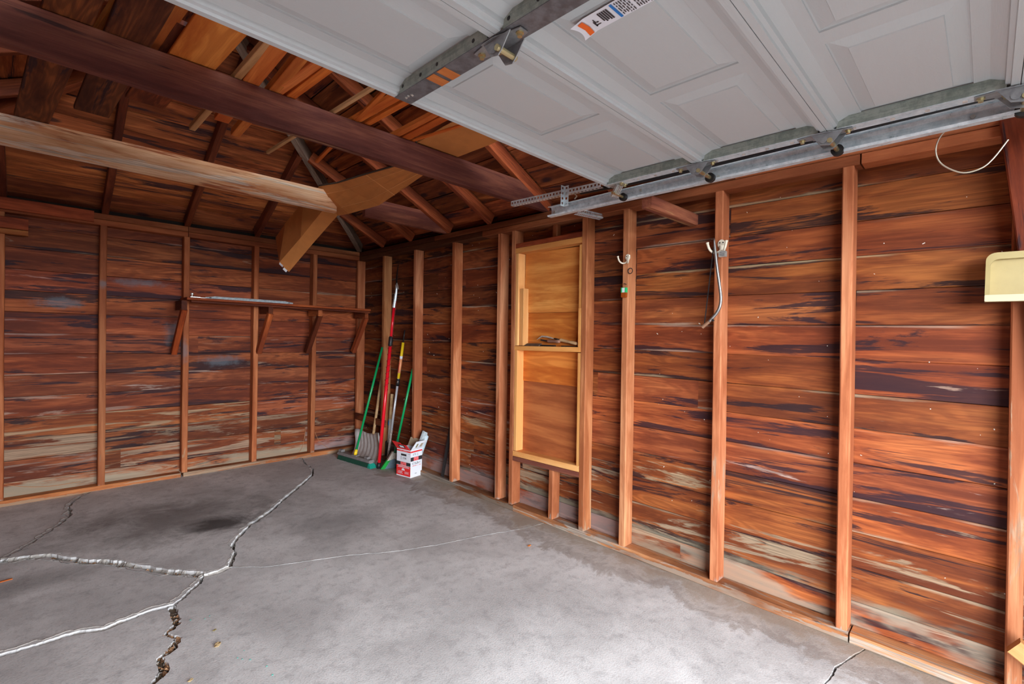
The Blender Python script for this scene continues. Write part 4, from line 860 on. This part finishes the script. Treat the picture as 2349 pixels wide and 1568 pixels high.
decal2('black_lettering', M_INK, glyphs(.03, .214, .07, .236, 6, 2, R3)+[(.09, .212, .096, .218), (.092, .22, .095, .236)]+glyphs(.02, .128, .135, .15, 11, 3, R3)+glyphs(.06, .032, .085, .042, 5, 1, R3), 1, .0004)
decal2('red_line_text', M_RED, glyphs(.02, .108, .14, .12, 12, 1, R3), 1, .0004)
decal2('hand_hole', M_INK, [(.058, .206, .134, .225)], 0, .0005)
# flaps
cf('front_flap', [(0.005, 0, H), (WX-.002, 0, H), (WX+.02, -.045, H+.075), (WX*.55, -.045, H+.07), (WX*.45, -.04, H+.055), (.02, -.04, H+.055)], M_RED)
g = G(); g.add([(.045, -.0225-.003, H+.018), (.13, -.0225-.003, H+.018), (.135, -.041-.003, H+.05), (.05, -.041-.003, H+.05)], [(0, 1, 2, 3)]); mk('flap_print', g.v, g.f, M_INK, cart, M=CM)
g = G(); g.add([(.06, -.0255-.003, H+.022), (.115, -.0255-.003, H+.022), (.12, -.037-.003, H+.042), (.065, -.037-.003, H+.042)], [(0, 1, 2, 3)]); mk('flap_print', g.v, g.f, M_WHITE, cart, M=CM)
cf('side_flap', [(0, .004, H), (0, WY-.004, H), (-.06, WY+.005, H+.085), (-.04, .035, H+.082)], M_WHITE)
for (y0, y1, mt) in ((.04, .055, M_OLIVE), (.09, .12, M_TAN)):
    g = G(); g.add([(-.018-.004, y0, H+.024), (-.018-.004, y1, H+.024), (-.042-.004, y1+.004, H+.062), (-.042-.004, y0+.004, H+.062)], [(0, 1, 2, 3)]); mk('flap_picture', g.v, g.f, mt, cart, M=CM)
cf('back_flap', [(WX, WY-.01, H), (.02, WY-.01, H), (.03, WY+.02, H+.075), (WX-.01, WY+.02, H+.08)], M_TAN)
mt_ = G(); a = CM @ V((.03, .06, .09)); tip = onY(976, 990, a.y+.02); M, L = frame(a, tip, uy)
mt_.box((0, -.0015, -.042), (L, .0015, .042), 0, M); mt_.box((0, 0, -.044), (L, .022, -.041), 0, M); mt_.box((0, 0, .041), (L, .022, .044), 0, M)
tag(mt_.obj('sheet_metal_channel', M_GALV), 'galvanized metal channel sticking up out of the open carton', 'metal channel')

# ------------------------------------------------------------------ things on the right wall
def hook(name, c, label, s=1.):
    e = empty(name, c, label=label, cat='hook'); c = V(c)
    g = G(); n = 14; g.prism([c+V((-.001, math.cos(2*math.pi*k/n)*.021*s, math.sin(2*math.pi*k/n)*.026*s)) for k in range(n)], (-.006, 0, 0)); g.tube([c+V((-.004, 0, -.01)), c+V((-.008, 0, -.042*s))], [.014*s, .009*s], 8); g.obj('plate', M_HOOK, e, smooth=False)
    for sy in (1, -1):
        g = G(); P = [(.004, 0, -.03), (.025, .012, -.048), (.048, .028, -.05), (.064, .042, -.034), (.07, .05, -.008), (.072, .052, .006)]
        g.tube(spline([c+V((-x*s, sy*y*s, z*s)) for x, y, z in P], 4), [.0065*s]*13+[.007*s]*5+[.0085*s, .0092*s, .007*s], 10); g.obj('prong', M_HOOK, e, smooth=True)
    g = G()
    for dy in (-.009, .009): g.tube([c+V((-.006, dy*s, .008*s)), c+V((-.009, dy*s, .008*s))], .004*s, 8)
    g.obj('screw', M_DARKM, e)
    return e
h1 = onX(1441, 590, -.001); h2 = onX(1656, 560, -.001)
hook('coat_hook', h1, 'empty cream double coat hook on the stud right of the boarded window', .8)
hook('coat_hook', h2, 'cream double coat hook holding a padlock and a bow saw')
pl = empty('padlock', onX(1658, 580, -.055), label='square steel padlock hanging from a cream coat hook', cat='padlock')
c = onX(1658, 582, -.055); g = G(); g.box((c.x-.011, c.y-.019, c.z-.017), (c.x+.011, c.y+.019, c.z+.015), .003); g.obj('body', M_ZINC, pl)
g = G(); P = [(0, .013, .01), (0, .013, .035), (0, .008, .047), (0, 0, .051), (0, -.008, .047), (0, -.013, .035), (0, -.013, .01)]; g.tube([c+V(p) for p in P], .0032, 8); g.obj('shackle', M_ZINC, pl)
g = G(); 
for z in (-.011, -.005, .001, .007): g.box((c.x-.0118, c.y-.014, c.z+z), (c.x-.0112, c.y+.014, c.z+z+.002))
g.obj('laminate_line', M_DARKM, pl)
bs = empty('bow_saw', onX(1640, 560, -.06), label='steel bow saw with tubular frame hanging beside the padlock', cat='saw')
P = [onX(a, b_, x) for a, b_, x in ((1638, 547, -.066), (1641, 580, -.066), (1645, 615, -.066), (1650, 650, -.062), (1653.5, 680, -.06), (1652, 700, -.06), (1645, 716, -.06), (1634, 729, -.06), (1627, 737, -.06))]
g = G(); g.tube(spline(P, 5), [.004, .0048, .0055, .006, .0065, .007]+[.008]*20+[.0085]*15, 10); g.obj('frame', M_TUBE, bs, smooth=True)
g = G(); g.tube([P[-1], onX(1611, 750, -.06)], [.0095, .011], 10); g.obj('handle', plain('bronze_grip', lin(150, 112, 88), .5, .4), bs)
g = G(); g.tube([onX(1634, 733, -.066), onX(1637, 736, -.066)], .006, 8); g.obj('blade_pin', M_DARKM, bs)
g = G(); a, b_ = onX(1616, 742, -.058), onX(1637, 566, -.058); g.beam(a, b_, .006, .0012, up=(0, 1, 0)); g.obj('blade', M_DARKM, bs)
gl = empty('green_label_padlock', onX(1433, 662, -.03), label='amber padlock with a green barcode label hung on a nail', cat='padlock')
c = onX(1432, 668, -.022); g = G(); g.box((c.x-.01, c.y-.017, c.z-.04), (c.x+.01, c.y+.017, c.z+.02), .004); g.obj('body', M_AMBER, gl)
g = G(); g.box((c.x-.0108, c.y-.0178, c.z-.008), (c.x+.0108, c.y+.0178, c.z+.024)); g.obj('label_band', M_GREENL, gl); g = G(); g.box((c.x-.0112, c.y-.0095, c.z-.007), (c.x-.0108, c.y+.0095, c.z+.022)); g.obj('barcode', M_WHITE, gl)
g = G(); g.tube([c+V(p) for p in ((0, .009, .02), (0, .009, .045), (0, .002, .053), (-.002, -.007, .05), (-.002, -.009, .03))], .003, 8); g.obj('shackle', M_ZINC, gl)
g = G(); g.tube([c+V((.03, .0, .048)), c+V((-.008, .0, .051))], .0022, 6); g.obj('nail', M_DARKM, gl)
kc = onX(1446, 621, -.0005); g = G(); n = 14; g.tube([kc+V((-.001, math.cos(2*math.pi*k/n)*.016, math.sin(2*math.pi*k/n)*.018)) for k in range(n+1)], .0028, 6); g.obj('knot', M_DARKM, wall_right, label='dark ringed wood knot')
# cream plastic tray hanging at the near end
ty = empty('plastic_tray', (-.03, -5.4, 1.6), label='cream plastic tray with rounded corner mounted at the near end of the wall', cat='tray')
xb = -.09; _a, _b = onX(2258, 692, xb), onX(2262, 583, xb); ya_, yb_ = _a.y, -5.56; z0, z1 = _a.z, _b.z+.004; rad = .03
out_ = [(ya_, z0), (yb_, z0), (yb_, z1)] + [(ya_-rad+rad*math.cos(a*math.pi/12), z1-rad+rad*math.sin(a*math.pi/12)) for a in (6, 5, 4, 3, 2, 1, 0)]
inn = [(ya_-.014, z0+.03), (yb_, z0+.03), (yb_, z1-.026)] + [(ya_-.014-rad*.8+rad*.8*math.cos(a*math.pi/12), z1-.026-rad*.8+rad*.8*math.sin(a*math.pi/12)) for a in (6, 5, 4, 3, 2, 1, 0)]
n = len(out_); v = [(xb, y, z) for y, z in out_] + [(xb-.002, y, z) for y, z in inn] + [(xb+.026, y, z) for y, z in inn] + [(xb+.034, y, z) for y, z in out_]
f = [(i, (i+1) % n, n+(i+1) % n, n+i) for i in range(n)] + [(n+i, n+(i+1) % n, 2*n+(i+1) % n, 2*n+i) for i in range(n)] + [tuple(range(2*n, 3*n))] + [(i, (i+1) % n, 3*n+(i+1) % n, 3*n+i) for i in range(n)] + [tuple(range(3*n, 4*n))]
mk('tray_body', v, f, M_CREAM, ty); g = G(); g.box((xb-.012, yb_, z0), (xb-.0005, ya_, z0+.026), .003); g.obj('lip', plain('cream_lip', lin(192, 182, 152), .45), ty)
# clutter on the window's cross rail
zr = 1.334
def hand(name, a, b_, r, mat, label, cat, extra=None):
    e = empty(name, a, label=label, cat=cat); lathe([V(a), V(a).lerp(V(b_), .08), V(a).lerp(V(b_), .3), V(a).lerp(V(b_), .36), V(a).lerp(V(b_), .9), V(b_)], [r*.75, r, r, r*.8, r*1.05, r*.7], 'handle', mat, e, n=10); return e
e = hand('chisel', onX(1324, 788, .03)+V((0, 0, .0)), onX(1283, 779, .04), .0125, W_TOOL, 'wooden tool handle sloping down on the window cross rail', 'hand tool'); lathe([onX(1283, 779, .04), onX(1272, 776, .045)], .006, 'ferrule', M_DARKM, e)
e = hand('file', onX(1284, 783, .03), onX(1256, 782, .04), .012, plain('mauve_wood', lin(150, 108, 90), .7), 'short mauve-brown handled tool lying end-on on the window cross rail', 'hand tool'); g = G(); g.beam(onX(1256, 782, .04), onX(1240, 779, .045), .012, .004); g.obj('tang', M_DARKM, e)
g = G(); P = [onX(a, b_, .05) for a, b_ in ((1232, 778), (1243, 771), (1254, 772), (1262, 774), (1272, 777))]; g.tube(P, [.002, .006, .007, .006, .004], 6); tag(g.obj('pliers', M_ZINC), 'worn grey metal pliers on top of the window-rail clutter', 'pliers')
g = G(); P = [onX(a, b_, .035) for a, b_ in ((1205, 786), (1216, 784), (1228, 785), (1239, 789))]; g.beam(V((.04, P[0].y, zr+.006)), V((.035, P[3].y, zr+.010)), .045, .008, up=(1, 0, .5), b=.002); tag(g.obj('scraper_blade', M_DUST), 'dusty flat scraper blade at the left of the window cross rail', 'scraper')
for (a, b_), lb in ((((1240, 790), (1272, 788)), 'dark grimy scrap under the mauve handled tool'), (((1290, 790), (1324, 792)), 'dark grimy scrap under the sloping tool handle')):
    g = G(); p, q = onX(*a, .05), onX(*b_, .05); g.beam(V((.05, p.y, zr+.007)), V((.055, q.y, zr+.007)), .03, .012, up=(1, 0, 0), b=.003)
    tag(g.obj('grimy_scrap', M_DARKM), lb, 'scrap')
for o in bpy.data.objects:
    if o.name.split('.')[0] in ('red_print', 'white_lettering', 'black_lettering', 'red_lettering', 'red_line_text', 'white_emblem', 'printed_line', 'punched_hole', 'rivet_mark', 'bristles', 'green_bristle_edge', 'screw', 'laminate_line', 'track_bolt', 'slot', 'bracket_bolt', 'hinge_bolt', 'fold_crease', 'tape_scrap', 'flap_print'): o['kind'] = 'stuff'
# ------------------------------------------------------------------ small things on the floor
def leaf(px, py, s, label, mat=M_LEAF, rot=0.):
    c = onZ(px, py, .004); g = G(); n = 10
    v = [c+V((0, 0, .004))]; 
    for k in range(n): a = 2*math.pi*k/n; x, y = math.cos(a)*s, math.sin(a)*s*.55; v.append(c+V((x*math.cos(rot)-y*math.sin(rot), x*math.sin(rot)+y*math.cos(rot), .001+.004*abs(math.sin(a*1.5)))))
    g.add(v, [(0, 1+k, 1+(k+1) % n) for k in range(n)]); o = g.obj('dry_leaf', mat); solid(o, .0012); tag(o, label, 'leaf', 'dry leaves on the floor')
leaf(499, 1479, .021, 'largest tan leaf on the floor right of the broken crack', rot=.9)
leaf(437, 1561, .012, 'small pale leaf near the bottom edge of the floor', rot=.4)
leaf(492, 1446, .010, 'tiny greenish leaf on the floor above the largest leaf', plain('olive_leaf', lin(130, 116, 70), .8), rot=.2)
leaf(272, 1263, .009, 'tiny yellow leaf on the darker slab', plain('yellow_leaf', lin(170, 160, 90), .8), rot=.2)
for k, (px, py, d) in enumerate(((10, 1334, .03), (430, 1277, .02), (1215, 1252, .012))):
    c = onZ(px, py, .003); g = G(); g.beam(c+V((-d, 0, .004)), c+V((d, d*.3, .004)), .012, .005, up=(0, 1, 0), b=.001); tag(g.obj('wood_chip', W_BOARD, color=(.9, .7, .5)), ('reddish wood chip at the left edge of the floor', 'thin wood chip lying on the oil stain', 'dark wood chip out on the bare concrete')[k], 'chip', 'wood chips on the floor')

g = G()
for px, py in ((545, 1508), (556, 1511), (574, 1512), (470, 1418), (481, 1412), (437, 1421), (665, 1355), (612, 1527), (625, 1547), (560, 1491), (700, 1304)):
    c = onZ(px, py, .003); w = RND.uniform(.002, .0045); g.prism([c+V((-w, -w*.5, 0)), c+V((w*.6, -w, 0)), c+V((w, w*.7, 0)), c+V((-w*.4, w, 0))], (0, 0, .0008))
o = g.obj('paint_flecks', M_PAINTC, floor); o['kind'] = 'stuff'
for pts, lb in (([(683, 1040), (692, 1028), (697, 1010), (700, 990), (703, 978)], 'thin dried root curling up the back wall left of a stud'), ([(723, 992), (730, 1008), (742, 1020), (758, 1030)], 'thin dried root bowing down the back wall right of a stud'), ([(-20, 1104), (28, 1113), (70, 1116), (120, 1114), (185, 1104)], 'long thin dried root trailing along the bottom of the back wall')):
    g = G(); g.tube(spline([onY(a, b, SIDE-.004) for a, b in pts]), .0022, 5); tag(g.obj('dry_root', plain('root_brown', lin(176, 122, 84), .8)), lb, 'root', 'dried roots on the back wall')
